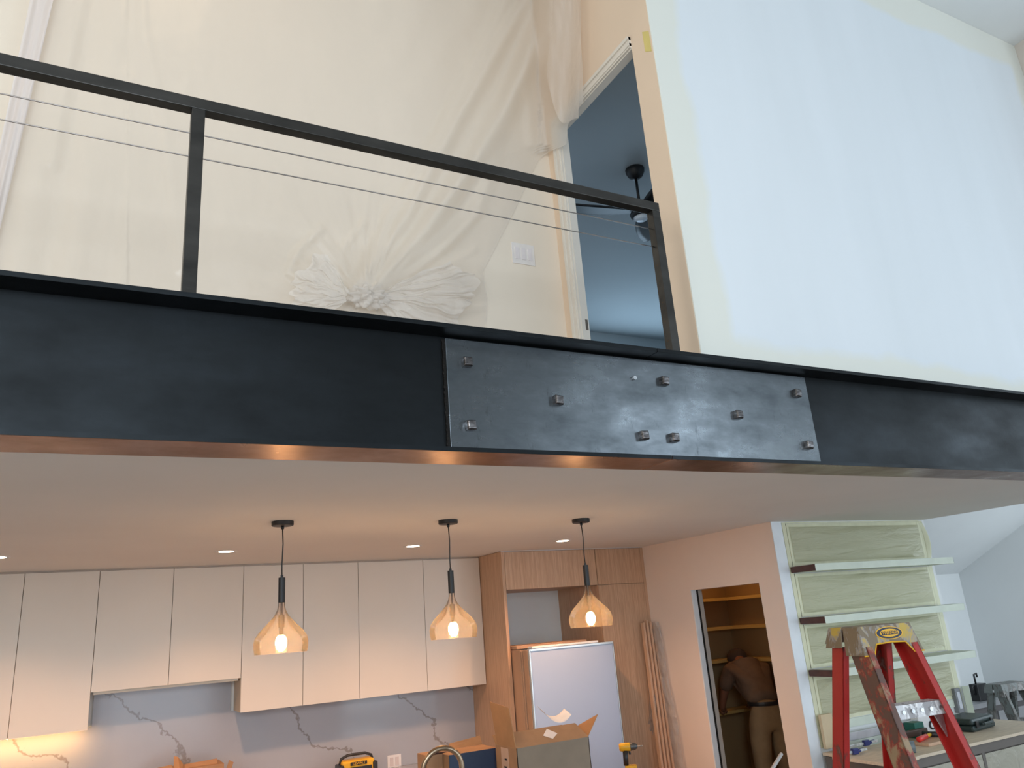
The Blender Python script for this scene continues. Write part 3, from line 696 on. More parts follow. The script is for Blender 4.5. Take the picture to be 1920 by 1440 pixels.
# radio on the back counter
q = pY(668, 1412, 7.33)
t = thing('jobsite_radio', 'yellow and black jobsite radio with a carry handle against the stone backsplash', 'radio', (q.x, 7.33, .90))
w_ = .165; zt = q.z-.045
MB().box(q.x-w_+.02, q.x+w_-.02, 7.26, 7.40, .901, zt).build('body', yellow_p, t, .02)
MB().box(q.x-w_+.045, q.x+w_-.045, 7.252, 7.262, .92, zt-.055).build('speaker_grille', black_p, t, .006)
MB().tube([(q.x-w_+.01, 7.33, zt-.05), (q.x-w_+.03, 7.33, zt+.015), (q.x-w_+.085, 7.33, q.z-.008), (q.x+w_-.085, 7.33, q.z-.008), (q.x+w_-.03, 7.33, zt+.015), (q.x+w_-.01, 7.33, zt-.05)], .012, 12).build('handle', black_p, t, smooth=True)
for sx in (-1, 1): MB().box(q.x+sx*(w_-.015)-.022, q.x+sx*(w_-.015)+.022, 7.25, 7.41, .901, zt-.03).build('bumper', black_p, t, .012)
MB().box(q.x-.075, q.x+.075, 7.250, 7.262, zt-.042, zt-.014).build('name_strip', black_p, t, .005)
place_mesh('lettering', text_mesh('DEWALT', .028), yellow_p, t, frame_m((q.x, 7.2485, zt-.028), (1, 0, 0), (0, 0, 1), (0, -1, 0)))
# open cartons on the back counter at the left
q = pY(325, 1392, 7.3)
t = thing('open_carton', 'opened brown carton with splayed flaps on the worktop at the lower left', 'cardboard box', (q.x+.2, 7.3, .90))
xa = pY(345, 1430, 7.2).x; xb = pY(408, 1425, 7.2).x; zb = pY(375, 1438, 7.2).z
MB().box(xa-.25, xb+.05, 7.2, 7.5, .901, zb).build('body', cardboard, t)
MB().slab([pY(347, 1433, 7.3), pY(407, 1422, 7.3), pY(408, 1460, 7.2), pY(345, 1460, 7.2)], (0, .005, 0)).build('flap', kraft_dark if False else cardboard, t)
MB().slab([pY(326, 1418, 7.25), pY(334, 1419, 7.25), pY(343, 1432, 7.2), pY(340, 1460, 7.2), pY(326, 1460, 7.2)], (0, .006, 0)).build('flap', cardboard_in, t)
MB().slab([pY(430, 1425, 7.2), pY(438, 1429, 7.2), pY(428, 1460, 7.2), pY(418, 1460, 7.2)], (0, .006, 0)).build('flap', cardboard, t)
MB().slab([pY(295, 1440, 7.2), pY(322, 1434, 7.2), pY(327, 1460, 7.2), pY(292, 1460, 7.2)], (0, .006, 0)).build('flap', cardboard_in, t)
# timber battens leaning against the kitchen wall
tops = [(1205, 1168, 0), (1211, 1163, 0), (1217.5, 1166, 0), (1223, 1171, 0)]
bots = [(1240, 1440), (1247, 1440), (1254, 1440), (1261, 1440)]
LBL = ['leftmost pale timber batten leaning in the corner by the oak cupboard', 'second timber batten from the left in the leaning bundle', 'third timber batten from the left in the leaning bundle', 'timber batten nearest the wall in the leaning bundle, half under plastic wrap']
for i, ((tx, ty, ox), (bx, by)) in enumerate(zip(tops, bots)):
    T = pY(tx, ty, 6.75); B_ = pY(bx, by, 6.66)
    D = (B_-T); G = T+D*(T.z/(T.z-B_.z))
    ax_ = D.normalized(); sd = Vector((1, 0, 0)); sd = (sd-ax_*sd.dot(ax_)).normalized(); ot = ax_.cross(sd)
    qd = [T+sd*.0115+ot*.022, T-sd*.0115+ot*.022, T-sd*.0115-ot*.022, T+sd*.0115-ot*.022]
    qd2 = [v+(G-T) for v in qd]
    tag(MB().pts(qd+qd2, [(0, 1, 2, 3), (7, 6, 5, 4)]+[(k, (k+1) % 4, (k+1) % 4+4, k+4) for k in range(4)]).build('timber_batten', wood_pale, bevel=.001), LBL[i], 'timber', 'leaning timber battens')
def wrap(u, v):
    y = 1166+300*v; x = 1219+18*v*2.0+u*(14+10*v)-18*v*0
    x = (1222+ (1272-1222)*v)+(u-.5)*(18+10*v)+1.2*math.sin(v*13)
    return pX(x+4, y, PX-.045-.03*math.sin(u*PI)+.02*noise.noise(Vector((u*4, v*16, 2))))
t = thing('plastic_wrap', 'crinkled clear plastic wrap hanging over the leaning timber battens', 'plastic wrap', tuple(pX(1240, 1300, PX-.06)))
MB().grid(wrap, 14, 90).build('wrap', film_wrap, t, smooth=True)
def wrap2(u, v):
    y = 1290+175*v; x = 1216-22*max(0, v-.35)*1.6+(u-.5)*(8+36*v)+4*math.sin(v*9)
    return pX(x+4, y, PX-.16-.03*math.sin(u*PI)+.03*noise.noise(Vector((u*4, v*9, 5))))
MB().grid(wrap2, 14, 50).build('loose_wrap', film_wrap, t, smooth=True)
# ================================================================== PANTRY
sh_w = M('yellowish pantry shelf', (.66, .46, .16), .5, var=.05)
for yb, lb in ((1127, 'top pantry shelf seen through the doorway'), (1182, 'middle pantry shelf seen through the doorway'), (1244, 'pantry shelf level with the bent over person'), (1343, 'low pantry shelf beside the person')):
    z = pY(1345, yb, KB-.27).z
    tag(MB().box(PX+.127, PRX-.201, KB-.27, KB-.031, z, z+.035).box(PRX-.20, PRX-.001, SY+.2 if yb < 1300 else KB-.275, KB-.031, z, z+.035).build('pantry_shelf', sh_w, bevel=.002), lb, 'shelf', 'pantry shelves')
lt = area('pantry_lamp', (6.4, 7.0, CZ-.03), (6.4, 7.0, 0), .2, .2, 2.0, (1, .50, .18))
# person bending forward, seen from behind
def skin(name, verts, edges, radii, mat, parent=None, root=0, sub=2):
    me = bpy.data.meshes.new(name); me.from_pydata([tuple(v) for v in verts], edges, []); me.materials.append(mat)
    o = bpy.data.objects.new(name, me); C.objects.link(o)
    if parent is not None: o.parent = parent
    sk = o.modifiers.new('skin', 'SKIN'); sk.use_smooth_shade = True
    for i, r in enumerate(radii):
        me.skin_vertices[0].data[i].radius = (r, r) if not isinstance(r, tuple) else r
    me.skin_vertices[0].data[root].use_root = True
    sb = o.modifiers.new('sub', 'SUBSURF'); sb.levels = sub; sb.render_levels = sub
    return o
hip = pZ(1436, 1338, .98)
P0 = Vector((hip.x+.02, hip.y, 0))
fwd = Vector((.30, .95, 0)).normalized(); rt = Vector((fwd.y, -fwd.x, 0))
def L(f, r, z): return P0+fwd*f+rt*r+Vector((0, 0, z))
skin_m = M('skin', (.30, .13, .075), .5); shirt_m = M('brown work shirt', (.20, .125, .08), .85, var=.12, scale=10, bmp=.3, bscale=14)
pants_m = M('tan work trousers', (.36, .25, .14), .85, var=.12, scale=9, bmp=.3, bscale=12)
pr_ = thing('person', 'person seen from behind bending forward in the pantry, in brown shirt, tan trousers and cap', 'person', P0)
pv = [L(0, 0, 1.0), L(.12, 0, 1.14), L(.26, 0, 1.30), L(.38, -.01, 1.42), L(.46, .0, 1.49), L(.54, .02, 1.515), L(.61, .03, 1.50),   # 0 hips..6 head
      L(.36, -.20, 1.38), L(.42, -.26, 1.20), L(.52, -.27, 1.02), L(.60, -.22, .98),   # left arm 7-10
      L(.36, .19, 1.38), L(.42, .25, 1.18), L(.56, .22, 1.04), L(.64, .17, 1.02),     # right arm 11-14
      L(.02, -.10, .92), L(.03, -.13, .50), L(-.04, -.14, .09), L(.08, -.15, .04),     # left leg 15-18
      L(.02, .10, .92), L(.05, .14, .50), L(-.02, .16, .09), L(.10, .17, .04)]
pe = [(0, 1), (1, 2), (2, 3), (3, 4), (4, 5), (5, 6), (3, 7), (7, 8), (8, 9), (9, 10), (3, 11), (11, 12), (12, 13), (13, 14), (0, 15), (15, 16), (16, 17), (17, 18), (0, 19), (19, 20), (20, 21), (21, 22)]
pr_r = [.09, .10, .12, .12, .055, .085, .085, .06, .048, .035, .03, .06, .048, .035, .03, .085, .058, .042, .04, .085, .058, .042, .04]
sub_ = lambda v: v-P0
body = skin('body', [sub_(v) for v in pv], pe, pr_r, skin_m, pr_)
sv = [L(-.02, 0, 1.06), L(.10, 0, 1.16), L(.24, 0, 1.32), L(.36, 0, 1.43), L(.34, -.20, 1.40), L(.41, -.27, 1.20), L(.34, .20, 1.40), L(.41, .26, 1.20), L(.43, -.005, 1.485)]
skin('shirt', [sub_(v) for v in sv], [(0, 1), (1, 2), (2, 3), (3, 4), (4, 5), (3, 6), (6, 7), (3, 8)], [(.185, .15), (.18, .15), (.20, .155), (.19, .145), .095, .075, .095, .075, .065], shirt_m, pr_, 2)
tv = [L(.05, 0, 1.13), L(-.01, 0, 1.0), L(-.01, -.085, .90), L(.0, -.12, .76), L(.01, -.13, .50), L(-.03, -.14, .10), L(-.01, .085, .90), L(.02, .12, .76), L(.03, .14, .50), L(-.01, .16, .10)]
skin('trousers', [sub_(v) for v in tv], [(0, 1), (1, 2), (2, 3), (3, 4), (4, 5), (1, 6), (6, 7), (7, 8), (8, 9)], [(.17, .15), (.20, .175), .145, .12, .10, .085, .145, .12, .10, .085], pants_m, pr_, 1)
bl_ = MB(); bc = L(.0, 0, 1.09)
bl_.lathe([(.188, -.02), (.192, 0), (.188, .02)], (0, 0, 0), 40)
for v in bl_.b.verts: v.co = Vector((v.co.x, v.co.y*.84, v.co.z))
for v in bl_.b.verts: v.co = Matrix.Rotation(math.atan2(rt.y, rt.x), 4, 'Z') @ v.co + bc
bl_.build('belt', black_p, pr_, solid=.006)
hc_ = L(.575, .025, 1.525)
cp = MB(); cp.lathe([(.112, -.03), (.115, .0), (.108, .04), (.088, .075), (.05, .098), (.0005, .106)], hc_, 28)
cp.build('cap', M('dark cap cloth', (.07, .045, .035), .85), pr_, smooth=True)
for sgn, base in ((-1, 10), (1, 14)):   # hands: palm and fingers
    h0 = pv[base]
    hm_ = MB(); hm_.tube([h0, h0+fwd*.05-Vector((0, 0, .02))], [.032, .036], 10)
    for k in range(4): hm_.tube([h0+fwd*.05+rt*(.018*(k-1.5))-Vector((0, 0, .02)), h0+fwd*.085+rt*(.02*(k-1.5))-Vector((0, 0, .04)), h0+fwd*(.10-.006*abs(k-1.5))+rt*(.02*(k-1.5))-Vector((0, 0, .065))], [.0095, .0085, .0065], 8)
    hm_.tube([h0+fwd*.01-rt*sgn*.03, h0+fwd*.05-rt*sgn*.055-Vector((0, 0, .02)), h0+fwd*.07-rt*sgn*.055-Vector((0, 0, .04))], [.011, .010, .008], 8)
    hm_.build('hand', skin_m, pr_, smooth=True)
for (x, y) in (((1398, 1405)), ((1408, 1380))):
    pass
for f_, r_ in ((-.03, -.14), (-.01, .16)): MB().box(-.05, .05, -.07, .19, 0, .09, Matrix.Translation(L(f_, r_, 0)-P0) @ Matrix.Rotation(math.atan2(rt.y, rt.x), 4, 'Z')).build('shoe', kraft_dark, None, .03).parent = pr_
# ================================================================== SHELF WALL
nx0, nx1 = PX+.128, SX-.012
def film_panel(x0, x1, z0, z1, Y, seed, label):
    t = thing('masking_film', label, 'masking film', ((x0+x1)/2, Y, z0), 'masked panels between the shelves')
    def f(u, v):
        x = x0+.03+(x1-x0-.06)*u; z = z0+.03+(z1-z0-.06)*v
        e = min(u, 1-u, v, 1-v)*8; e = min(1, e)
        w = noise.noise(Vector((x*2.2+seed, z*16-u*3, seed)))*.011*(1 if v < .45 else .35)+noise.noise(Vector((x*1.2, z*3, seed+3)))*.014
        return Vector((x, Y-.012-e*(.008+w), z))
    MB().grid(f, 70, 26).build('film', film_mask, t, smooth=True)
    tb = MB(); wd = .035
    tb.box(x0, x1, Y-.006, Y-.002, z0, z0+wd*1.2).box(x0, x1, Y-.006, Y-.002, z1-wd, z1).box(x0, x0+wd, Y-.0075, Y-.002, z0, z1).box(x1-wd, x1, Y-.0075, Y-.002, z0, z1)
    tb.build('tape_border', tape_cream, t); return t
def shz(x, y): return pX(x, y, nx0+.01).z
SD = SY-pX(1528, 1058, nx0+.01).y
SHY = SY-SD
zsh = [pX(1528, 1058, nx0).z-.05, pX(1547, 1157, nx0).z-.05, 0]
zsh[2] = zsh[1]-(zsh[0]-zsh[1])+.008
shx1 = pY(1788, 1050, SHY).x
LSH = ['top floating shelf wrapped in pale masking paper', 'middle floating shelf wrapped in pale masking paper, level with the red ladder cap', 'lowest floating shelf wrapped in masking paper, behind the red ladder rails']
for i, z in enumerate(zsh):
    t = thing('floating_shelf', LSH[i], 'shelf', (nx0, SY, z), 'masked floating shelves')
    MB().box(nx0+.004, shx1-.006, SHY+.004, SY-.014, z+.003, z+.052).build('board', kraft_dark, t, .002, label='exposed dark brown end')
    w = MB(); e0 = nx0+.006
    w.box(e0+.004, shx1, SHY, SHY+.003, z-.002, z+.056).box(e0+.02, shx1, SHY+.003, SY-.03, z+.0535, z+.0565).box(e0+.02, shx1, SHY+.003, SY-.03, z-.001, z+.002).box(shx1-.004, shx1, SHY, SY-.02, z, z+.055)
    w.build('paper_wrap', tape_pale, t, .001)
lvl = [CZ-.02, zsh[0]+.06, zsh[0]-.005, zsh[1]+.06, zsh[1]-.005, zsh[2]+.06, zsh[2]-.005, 1.13]
PL = ['topmost masked panel, above the top floating shelf', 'masked panel between the top and middle floating shelves', 'masked panel between the middle and lowest shelves, behind the red ladder cap', 'masked panel below the lowest floating shelf, behind the red ladder']
for i in range(4):
    film_panel(nx0+.05+.0*i, nx1-.085, lvl[2*i+1], lvl[2*i], SY, i*3.1, PL[i])
tag(MB().box(nx0+.003, nx0+.045, SY-.005, SY-.001, .95, CZ-.01).box(nx1-.08, nx1-.028, SY-.005, SY-.001, .95, CZ-.01).box(nx0+.045, nx1-.08, SY-.004, SY-.001, CZ-.018, CZ-.006).build('tape_frame', tape_cream),
    'cream masking tape running up both sides of the masked shelf wall', 'tape')
def curltape(u, v): return Vector((nx1-.075+.045*u+.02*math.sin(v*PI), SY-.004-.03*math.sin(v*PI)*u, 2.36+.40*v))
tag(MB().grid(curltape, 4, 24).build('loose_tape', tape_cream, solid=.001, smooth=True), 'curling loose strip of tape at the upper right of the shelf wall', 'tape')
tag(MB().box(nx0+.05, nx1-.16, SY-.012, SY-.001, 1.06, 1.125).build('paper_band', tape_pale), 'pale paper band taped above the workbench back', 'paper')
tag(MB().box(nx0+.0, nx0+.13, SY-.060, SY-.032, .945, 1.20).build('cork_block', M('tan board', (.62, .50, .33), .8), bevel=.002), 'tan board offcut standing at the left end of the workbench', 'board')
# workbench
WZ = .92
wf = pZ(1800, 1399, WZ).y
bx_l, bx_r = pZ(1650, 1432, WZ).x, 9.6
t = thing('workbench', 'long workbench with a pale plywood top and masked cabinet fronts below the shelves', 'workbench', (6.5, SY-.3, 0))
MB().box(nx0-.02, 7.5, wf, SY-.03, WZ-.022, WZ).box(7.5, bx_r, wf, wf+.25, WZ-.022, WZ).build('top', ply, t, .001)
film_front = film_mat('beige masking film', (.56, .53, .43), .96, .35, 5, (1, 1, 1), .9)
cf = M('dark taupe cabinet frame', (.16, .14, .125), .5)
fr = MB(); fr.box(nx0, bx_r, wf+.02, wf+.04, WZ-.09, WZ-.023)
xs_ = [nx0, 6.05, 6.40, 7.05, 7.70, 8.35, 9.0, bx_r-.03]
for x in xs_: fr.box(x, x+.035, wf+.02, wf+.04, .08, WZ-.09)
fr.box(nx0, bx_r, wf+.02, wf+.04, 0, .08); fr.box(nx0, 7.5, wf+.05, SY-.03, 0, WZ-.03).box(7.5, bx_r, wf+.05, wf+.24, 0, WZ-.03)
fr.build('frame', cf, t)
for a_, c2 in zip(xs_, xs_[1:]):
    def f(u, v, a_=a_, c2=c2):
        return Vector((a_+.04+(c2-a_-.045)*u, wf+.012+.006*noise.noise(Vector((u*5+a_, v*6, 1)))+.01*(1-min(1, min(u, 1-u, v, 1-v)*10)), .09+(WZ-.19)*v))
    MB().grid(f, 20, 24).build('masked_front', film_front, t, smooth=True)
# plywood offcut on the bench at the left
q = pZ(1664, 1430, WZ+.03); q2 = pZ(1579, 1419, WZ+.03)
dv = (q2-q); dv.z = 0; nv = Vector((-dv.y, dv.x, 0)).normalized()*-.35
if nv.y < 0: nv = -nv
q3 = q+dv*1.25
tag(MB().slab([(q.x, q.y, WZ+.002), (q3.x, q3.y, WZ+.002), (q3.x+nv.x, q3.y+nv.y, WZ+.002), (q.x+nv.x, q.y+nv.y, WZ+.002)], (0, 0, .022)).build('plywood_offcut', ply, bevel=.001), 'small plywood sheet lying crookedly on the left end of the workbench', 'board')
# bench clutter
def on(x, y, z=WZ): return pZ(x, y, z)
TZ = WZ+.025
q = on(1840, 1368)
rc = Matrix.Translation((q.x, q.y+.10, WZ)) @ Matrix.Rotation(.12, 4, 'Z')
t = thing('tool_case', 'dark green moulded tool case lying flat on the workbench beside the red ladder', 'tool case', (q.x, q.y+.10, WZ))
CW = .20
MB().box(-CW, CW, -.13, .15, .002, .052, rc).build('base_shell', case_p, t, .018)
MB().box(-CW, CW, -.128, .148, .054, .105, rc).build('lid', case_p, t, .02)
MB().box(-.08, .08, -.175, -.155, .045, .068, rc).box(-.09, -.07, -.165, -.12, .045, .068, rc).box(.07, .09, -.165, -.12, .045, .068, rc).build('handle', case_p, t, .005)
for sx in (-.13, .13): MB().box(sx-.022, sx+.022, -.142, -.128, .03, .085, rc).build('latch', black_p, t, .003)
q = on(1729, 1413, WZ)
tag(MB().tube([(q.x, q.y+.05, WZ+.042), (q.x-.10, q.y+.20, WZ+.042)], .040, 28, caps=False).build('plastic_pipe', grey_p, smooth=True, solid=.006), 'short grey plastic pipe with an open end, lying on the workbench', 'pipe')
q = on(1755, 1397, WZ)
t = thing('hammer', 'red handled hammer lying on the workbench next to the grey pipe', 'hammer', (q.x, q.y, WZ))
h0 = Vector((q.x-.09, q.y+.08, WZ+.045)); h1 = h0+Vector((.17, .05, 0)); h2 = h1+Vector((.10, .03, 0)); h3 = h2+Vector((.06, .02, 0))
MB().tube([h0, h0+Vector((.01, .003, 0)), h1], [.018, .021, .018], 16).build('grip', red_p, t, smooth=True)
MB().tube([h1, h2], .013, 14).build('shaft', yellow_p, t, smooth=True)
MB().tube([h2+Vector((.02, -.06, .0)), h2+Vector((.0, .07, 0))], .02, 14).build('head', black_p, t, smooth=True)
tag(MB().box(q.x-.10, q.x+.25, q.y-.01, q.y+.18, WZ+.001, WZ+.024).build('wood_offcut', wood_pale, bevel=.002), 'pale wood offcut under the red handled hammer', 'wood piece')
q = on(1757, 1374)
t = thing('laser_level_box', 'white box with a round dial standing on the workbench behind the ladder step', 'box', (q.x, q.y+.1, WZ))
MB().box(q.x-.13, q.x+.10, q.y+.06, q.y+.14, WZ, WZ+.135).build('body', white_p, t, .006)
MB().tube([(q.x+.03, q.y+.06, WZ+.055), (q.x+.03, q.y+.05, WZ+.055)], .036, 24).build('dial', black_p, t)
MB().tube([(q.x+.03, q.y+.051, WZ+.055), (q.x+.03, q.y+.046, WZ+.055)], .024, 24).build('dial_centre', white_p, t)
q = on(1724, 1384)
tag(MB().box(q.x-.03, q.x+.09, q.y+.0, q.y+.10, WZ, WZ+.12).build('green_carton', M('green card', (.01, .11, .08), .5), bevel=.003), 'small dark green carton behind the ladder step', 'box')
q = on(1735, 1392)
tag(MB().box(q.x-.12, q.x+.24, q.y+.13, q.y+.17, WZ+.0245, WZ+.075).build('wooden_block', M('dark walnut', (.06, .03, .02), .5), bevel=.006), 'dark brown wooden block lying behind the red handled hammer', 'wood piece')
# spirit level, clamps
q = on(1590, 1404, WZ); q2 = on(1700, 1388, WZ)
t = thing('spirit_level', 'long aluminium spirit level leaning at the back of the workbench behind the red ladder', 'level', (q.x, SY-.09, WZ))
za = pY(1585, 1375, SY-.09).z; xa = pY(1582, 1375, SY-.09).x; xb = pY(1720, 1366, SY-.09).x
MB().box(xa, xb, SY-.10, SY-.07, za-.06, za).build('bar', M('brushed aluminium', (.52, .52, .55), .4, .6, var=.15), t, .002)
MB().box(xa-.006, xa, SY-.102, SY-.068, za-.062, za+.002).build('end_cap', black_p, t)
MB().box(xa, xb, SY-.11, SY-.06, WZ, za-.0605).build('stand_batten', M('pale green packer', (.45, .50, .45), .6), t)
for i, (x, y) in enumerate(((1628, 1398), (1607, 1414))):
    q = on(x, y, TZ)
    t = thing('bar_clamp', ['dark blue bar clamp lying farther back on the left end of the workbench', 'dark blue bar clamp lying nearest the front on the left end of the workbench'][i], 'clamp', (q.x, q.y, TZ), 'bar clamps on the workbench')
    MB().box(q.x-.26, q.x+.12, q.y-.004, q.y+.004, TZ+.012, TZ+.030).build('bar', bright_steel, t, .001)
    MB().box(q.x-.05, q.x+.01, q.y-.015, q.y+.015, TZ+.002, TZ+.045).build('jaw', blue_p, t, .005)
    MB().tube([(q.x+.01, q.y, TZ+.02), (q.x+.10, q.y+.02, TZ+.02)], .013, 12).build('handle', blue_p, t, smooth=True)
# outlet box and card at the wall end
q = pY(1797, 1312, SY-.03)
t = thing('wall_outlet', 'grey outlet box on the right edge of the masked shelf wall', 'power outlet', (q.x, SY-.02, q.z-.08))
MB().box(q.x-.045, q.x+.035, SY-.045, SY-.001, q.z-.11, q.z+.10).build('box', M('grey metal box', (.22, .23, .25), .5, .3), t, .004)
MB().box(q.x-.028, q.x+.016, SY-.049, SY-.045, q.z-.075, q.z+.07).build('socket', M('pale socket', (.55, .57, .62), .4), t, .002)
tag(MB().box(q.x+.05, q.x+.15, SY-.06, SY-.056, WZ+.0, q.z+.11).build('green_card', M('pale green card', (.42, .46, .36), .7), bevel=.001), 'pale green card standing beside the grey outlet box', 'card')
# ================================================================== LADDERS
def ladder(base, ang, H_, w_top, label, mats, name='step_ladder', slope=.30, rear=.24, sc=1.0, logo=True, tilt=0):
    capm, railm, messm, rearm, stepm = mats
    t = thing(name, label, 'ladder', base)
    Rm = Matrix.Translation(base) @ Matrix.Rotation(ang, 4, 'Z') @ Matrix.Scale(sc, 4)
    F = lambda x, y, z: Rm @ Vector((x, y, z))      # x across, -y is the climbing side
    top = H_-.085
    def rail(x_t, x_b, y_t, y_b, mat, s, name='front_rail', wd=.112):
        # channel section: web faces outward, flanges front and back
        th, fl = .006, .034
        mb = MB()
        def bar(dx0, dx1, dy0, dy1):
            vs = [F(x_t+s*dx0, y_t+dy0, top), F(x_t+s*dx1, y_t+dy0, top), F(x_t+s*dx1, y_t+dy1, top), F(x_t+s*dx0, y_t+dy1, top),
                  F(x_b+s*dx0, y_b+dy0, 0), F(x_b+s*dx1, y_b+dy0, 0), F(x_b+s*dx1, y_b+dy1, 0), F(x_b+s*dx0, y_b+dy1, 0)]
            mb.pts(vs, [(0, 1, 2, 3), (7, 6, 5, 4)]+[(k, (k+1) % 4, (k+1) % 4+4, k+4) for k in range(4)])
        bar(-th, 0, -wd/2, wd/2); bar(-fl, 0, -wd/2, -wd/2+th); bar(-fl, 0, wd/2-th, wd/2)
        return mb.build(name, mat, t, .0015)
    hw = w_top/2
    sp_ = .17/1.8*H_*.5
    for s, mt in ((-1, messm), (1, railm)):
        rail(s*hw, s*(hw+sp_), -.055, -slope*H_, mt, s)
    for s in (-1, 1):
        rail(s*(hw-.004), s*(hw+sp_*.8), .075, rear*H_, rearm, s, 'rear_rail', .074)
    # cap: sloping skirts with an arched cut in front
    cap = MB(); cw = hw+.022; ct = hw+.004
    z0, z1 = H_-.012, H_
    cap.pts([F(-ct, -.085, z1), F(ct, -.085, z1), F(ct, .105, z1), F(-ct, .105, z1), F(-ct, -.085, z0), F(ct, -.085, z0), F(ct, .105, z0), F(-ct, .105, z0)],
            [(0, 1, 2, 3), (7, 6, 5, 4), (0, 4, 5, 1), (1, 5, 6, 2), (2, 6, 7, 3), (3, 7, 4, 0)])
    # front skirt with cut-out
    xs2 = [-cw, -cw+.055, -cw+.085, 0, cw-.085, cw-.055, cw]; zb2 = [-.122, -.122, -.078, -.074, -.078, -.122, -.122]
    up_ = [F(max(-ct, min(ct, x)), -.085, H_) for x in xs2]; dn = [F(x, -.085+.033*z/.125, H_+z) for x, z in zip(xs2, zb2)]
    up2 = [F(max(-ct, min(ct, x)), -.079, H_-.004) for x in xs2]; dn2 = [F(x, -.079+.033*z/.125, H_+z) for x, z in zip(xs2, zb2)]
    n7 = 7
    cap.pts(up_+dn+up2+dn2, [(k, k+1, k+8, k+7) for k in range(6)]+[(k+14, k+21, k+22, k+15) for k in range(6)]+[(k+7, k+8, k+22, k+21) for k in range(6)]+[(0, 7, 21, 14), (6, 20, 27, 13)])
    for s in (-1, 1):  # side cheeks: front wing and rear wing
        for (ya, yb, yc, yd, zl) in ((-.085, .012, -.117, .0, -.122), (.020, .105, .018, .125, -.088)):
            vs = [F(s*ct, ya, H_), F(s*ct, yb, H_), F(s*cw, yd, H_+zl), F(s*cw, yc, H_+zl)]
            cap.slab(vs, (F(-s*.006, 0, 0)-F(0, 0, 0)))
    vs = [F(-ct, .105, H_), F(ct, .105, H_), F(cw, .125, H_-.07), F(-cw, .125, H_-.07)]; cap.slab(vs, F(0, -.006, 0)-F(0, 0, 0))
    cap.build('cap', capm, t, .003)
    if logo: MB().tube(dn, .0032, 8).build('cap_edge', yellow_p, t)
    # steps
    k = 1
    while H_-.30*k > .2:
        z = H_-.325*k; fr_ = 1-z/top; y = -.055+(-slope*H_+.055)*fr_; x = hw+sp_*fr_-.006
        st = MB()
        st.pts([F(-x, y-.036, z), F(x, y-.036, z), F(x, y+.040, z), F(-x, y+.040, z), F(-x, y-.036, z-.004), F(x, y-.036, z-.004), F(x, y+.04, z-.004), F(-x, y+.04, z-.004)], [(0, 1, 2, 3), (7, 6, 5, 4), (0, 4, 5, 1), (1, 5, 6, 2), (2, 6, 7, 3), (3, 7, 4, 0)])
        st.pts([F(-x, y-.036, z), F(x, y-.036, z), F(x, y-.042, z-.055), F(-x, y-.042, z-.055), F(-x, y-.032, z), F(x, y-.032, z), F(x, y-.038, z-.055), F(-x, y-.038, z-.055)], [(0, 1, 2, 3), (7, 6, 5, 4), (0, 4, 5, 1), (1, 5, 6, 2), (2, 6, 7, 3), (3, 7, 4, 0)])
        so_ = st.build('step', stepm, t, .001)
        if k == 1:
            for j in range(6):
                c = F(-x+2*x*(j+.5)/6, y-.040, z-.028); n_ = (F(0, -1, 0)-F(0, 0, 0)).normalized(); MB().tube([c, c+n_*.006], .009, 12).build('rivet', bright_steel, so_)
        for s in (-1, 1):
            br = MB(); br.pts([F(s*x, y-.025, z-.05), F(s*(x-.05), y-.025, z-.012-.04), F(s*x, y-.025, z-.15), F(s*x, y-.018, z-.05), F(s*(x-.05), y-.018, z-.052), F(s*x, y-.018, z-.15)], [(0, 1, 2), (5, 4, 3), (0, 3, 4, 1), (1, 4, 5, 2), (2, 5, 3, 0)])
            br.build('step_brace', bright_steel, t)
        k += 1
    # rivets down the front flanges
    for s in (-1, 1):
        for z in (H_-.28, H_-.31, H_-.36, H_-.45, H_-.58, H_-.61):
            fr_ = 1-z/top; y = -.055+(-slope*H_+.055)*fr_; x = hw+sp_*fr_-.016
            c = F(s*x, y-.038, z); n_ = (F(0, -1, 0)-F(0, 0, 0)).normalized(); MB().tube([c, c+n_*.004], .006, 10).build('rail_rivet', bright_steel, t)
    # spreader
    z = H_-.62; fr_ = 1-z/top
    for s in (-1, 1):
        x = hw+sp_*fr_-.02
        a = F(s*x, -.055+(-slope*H_+.055)*fr_+.03, z); c = F(s*x, .075+(rear*H_-.075)*fr_-.03, z)
        MB().tube([a, (a+c)/2-Vector((0, 0, .02)), c], .006, 8).build('spreader', bright_steel, t)
    if logo:
        X_ = (F(1, 0, 0)-F(0, 0, 0)).normalized(); Z_ = (F(0, -.033, -.125)-F(0, 0, 0)).normalized()*-1; N_ = X_.cross(Z_)
        oc = F(.01, -.0945, H_-.037)+N_*.0015
        def ell(a, b2, off, mat, nm, par):
            mb = MB(); pts = [oc+X_*a*math.cos(q)+Z_*b2*math.sin(q)+N_*off for q in [2*PI*k/48 for k in range(48)]]
            mb.slab(pts, N_*.0012); return mb.build(nm, mat, par)
        ell(.076, .028, .000, yellow_p, 'emblem_rim', t); ell(.070, .0245, .0012, M('navy print', (.02, .03, .06), .5), 'emblem_ring', t)
        ell(.054, .0175, .0024, yellow_p, 'emblem_field', t)
        mb = MB(); c = oc+N_*.0037
        mb.slab([c-X_*.046-Z_*.0085, c+X_*.046-Z_*.0085, c+X_*.046+Z_*.0085, c-X_*.046+Z_*.0085], N_*.0006).build('emblem_bar', M('navy print', (.02, .03, .06), .5), t)
        place_mesh('lettering', text_mesh('WERNER', .021, .0005), yellow_p, t, frame_m(c+N_*.0012, X_, Z_, N_))
    return t
LH = 1.97
lb_ = pZ(1631, 1172, LH)
LANG = -.16
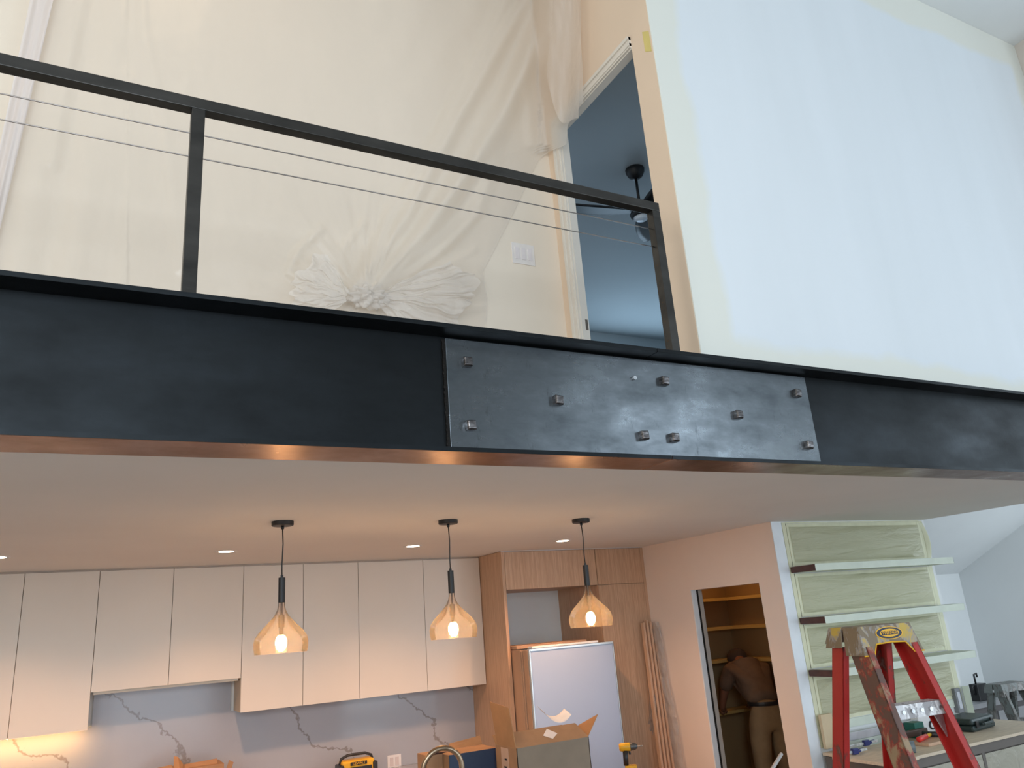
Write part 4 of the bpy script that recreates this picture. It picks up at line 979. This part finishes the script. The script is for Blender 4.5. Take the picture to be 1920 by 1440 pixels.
ladder((lb_.x, lb_.y, 0), LANG, LH, .29, 'red step ladder with a paint splattered yellow cap standing in front of the masked shelves', (lad_cap, lad_red, lad_mess, lad_red, lad_alu), slope=.34, rear=.26)
l2 = pZ(1886, 1280, 1.13)
ladder((l2.x, l2.y, 0), -.16, 1.13, .34, 'worn grey step ladder standing at the right edge of the photo', (lad_grey, lad_grey, lad_grey, lad_grey, lad_grey), logo=False, slope=.34, rear=.26)
# things in the side room
t = thing('storage_bench', 'low grey bench in the side room behind the worn grey ladder', 'bench', (9.5, 6.6, 0))
MB().box(8.3, 11.7, 6.9, 7.5, .575, .635).build('top', M('grey laminate', (.30, .30, .31), .5), t, .003)
MB().box(8.35, 11.65, 6.95, 7.5, .0, .575).build('body', M('grey carcass', (.13, .12, .12), .6), t)
for k in range(4): MB().box(8.45+.8*k, 9.15+.8*k, 6.93, 6.95, .08, .50).build('panel', M('grey panel', (.34, .34, .35), .5), t, .003)
q = pY(1840, 1322, 7.05)
t = thing('black_clamp_stand', 'black tool holder with a hooked clamp behind the dark green tool case', 'tool', (q.x, 7.05, .635))
MB().box(q.x-.07, q.x+.14, 7.0, 7.12, .636, .85).build('holder', black_p, t, .008)
MB().tube([(q.x-.08, 7.05, .72), (q.x-.10, 7.05, .82), (q.x-.06, 7.05, .84), (q.x-.03, 7.05, .80)], .012, 10).build('lower_hook', black_p, t, smooth=True)
MB().tube([(q.x-.01, 7.05, .85), (q.x-.01, 7.05, .97), (q.x+.05, 7.05, .98), (q.x+.05, 7.05, .93)], .012, 10).build('hook', black_p, t, smooth=True)
# white rod in front of the pantry door
A_ = pZ(1467, 1413, 1.30); 
B2 = A_+Vector((-.16, -.10, -.35))
A_ = pY(1465, 1414, 4.3); B_ = pY(1449, 1440, 4.22); D = (B_-A_); B2 = B_+D*((B_.z-0.0)/(B_.z-A_.z)*-1) if B_.z < A_.z else B_
B2 = A_+D*(A_.z/(A_.z-B_.z))
tag(MB().tube([A_, B2], .012, 14).build('white_rod', white_p, smooth=True), 'thin white rod slanting up in front of the pantry doorway', 'rod')
for o in bpy.data.objects:
    if '_o' in o: del o['_o']
    if o.name.startswith('slot_trim'): o.name = 'trim_6'
    if o.name.startswith('jamb'): o.name = 'trim_7'
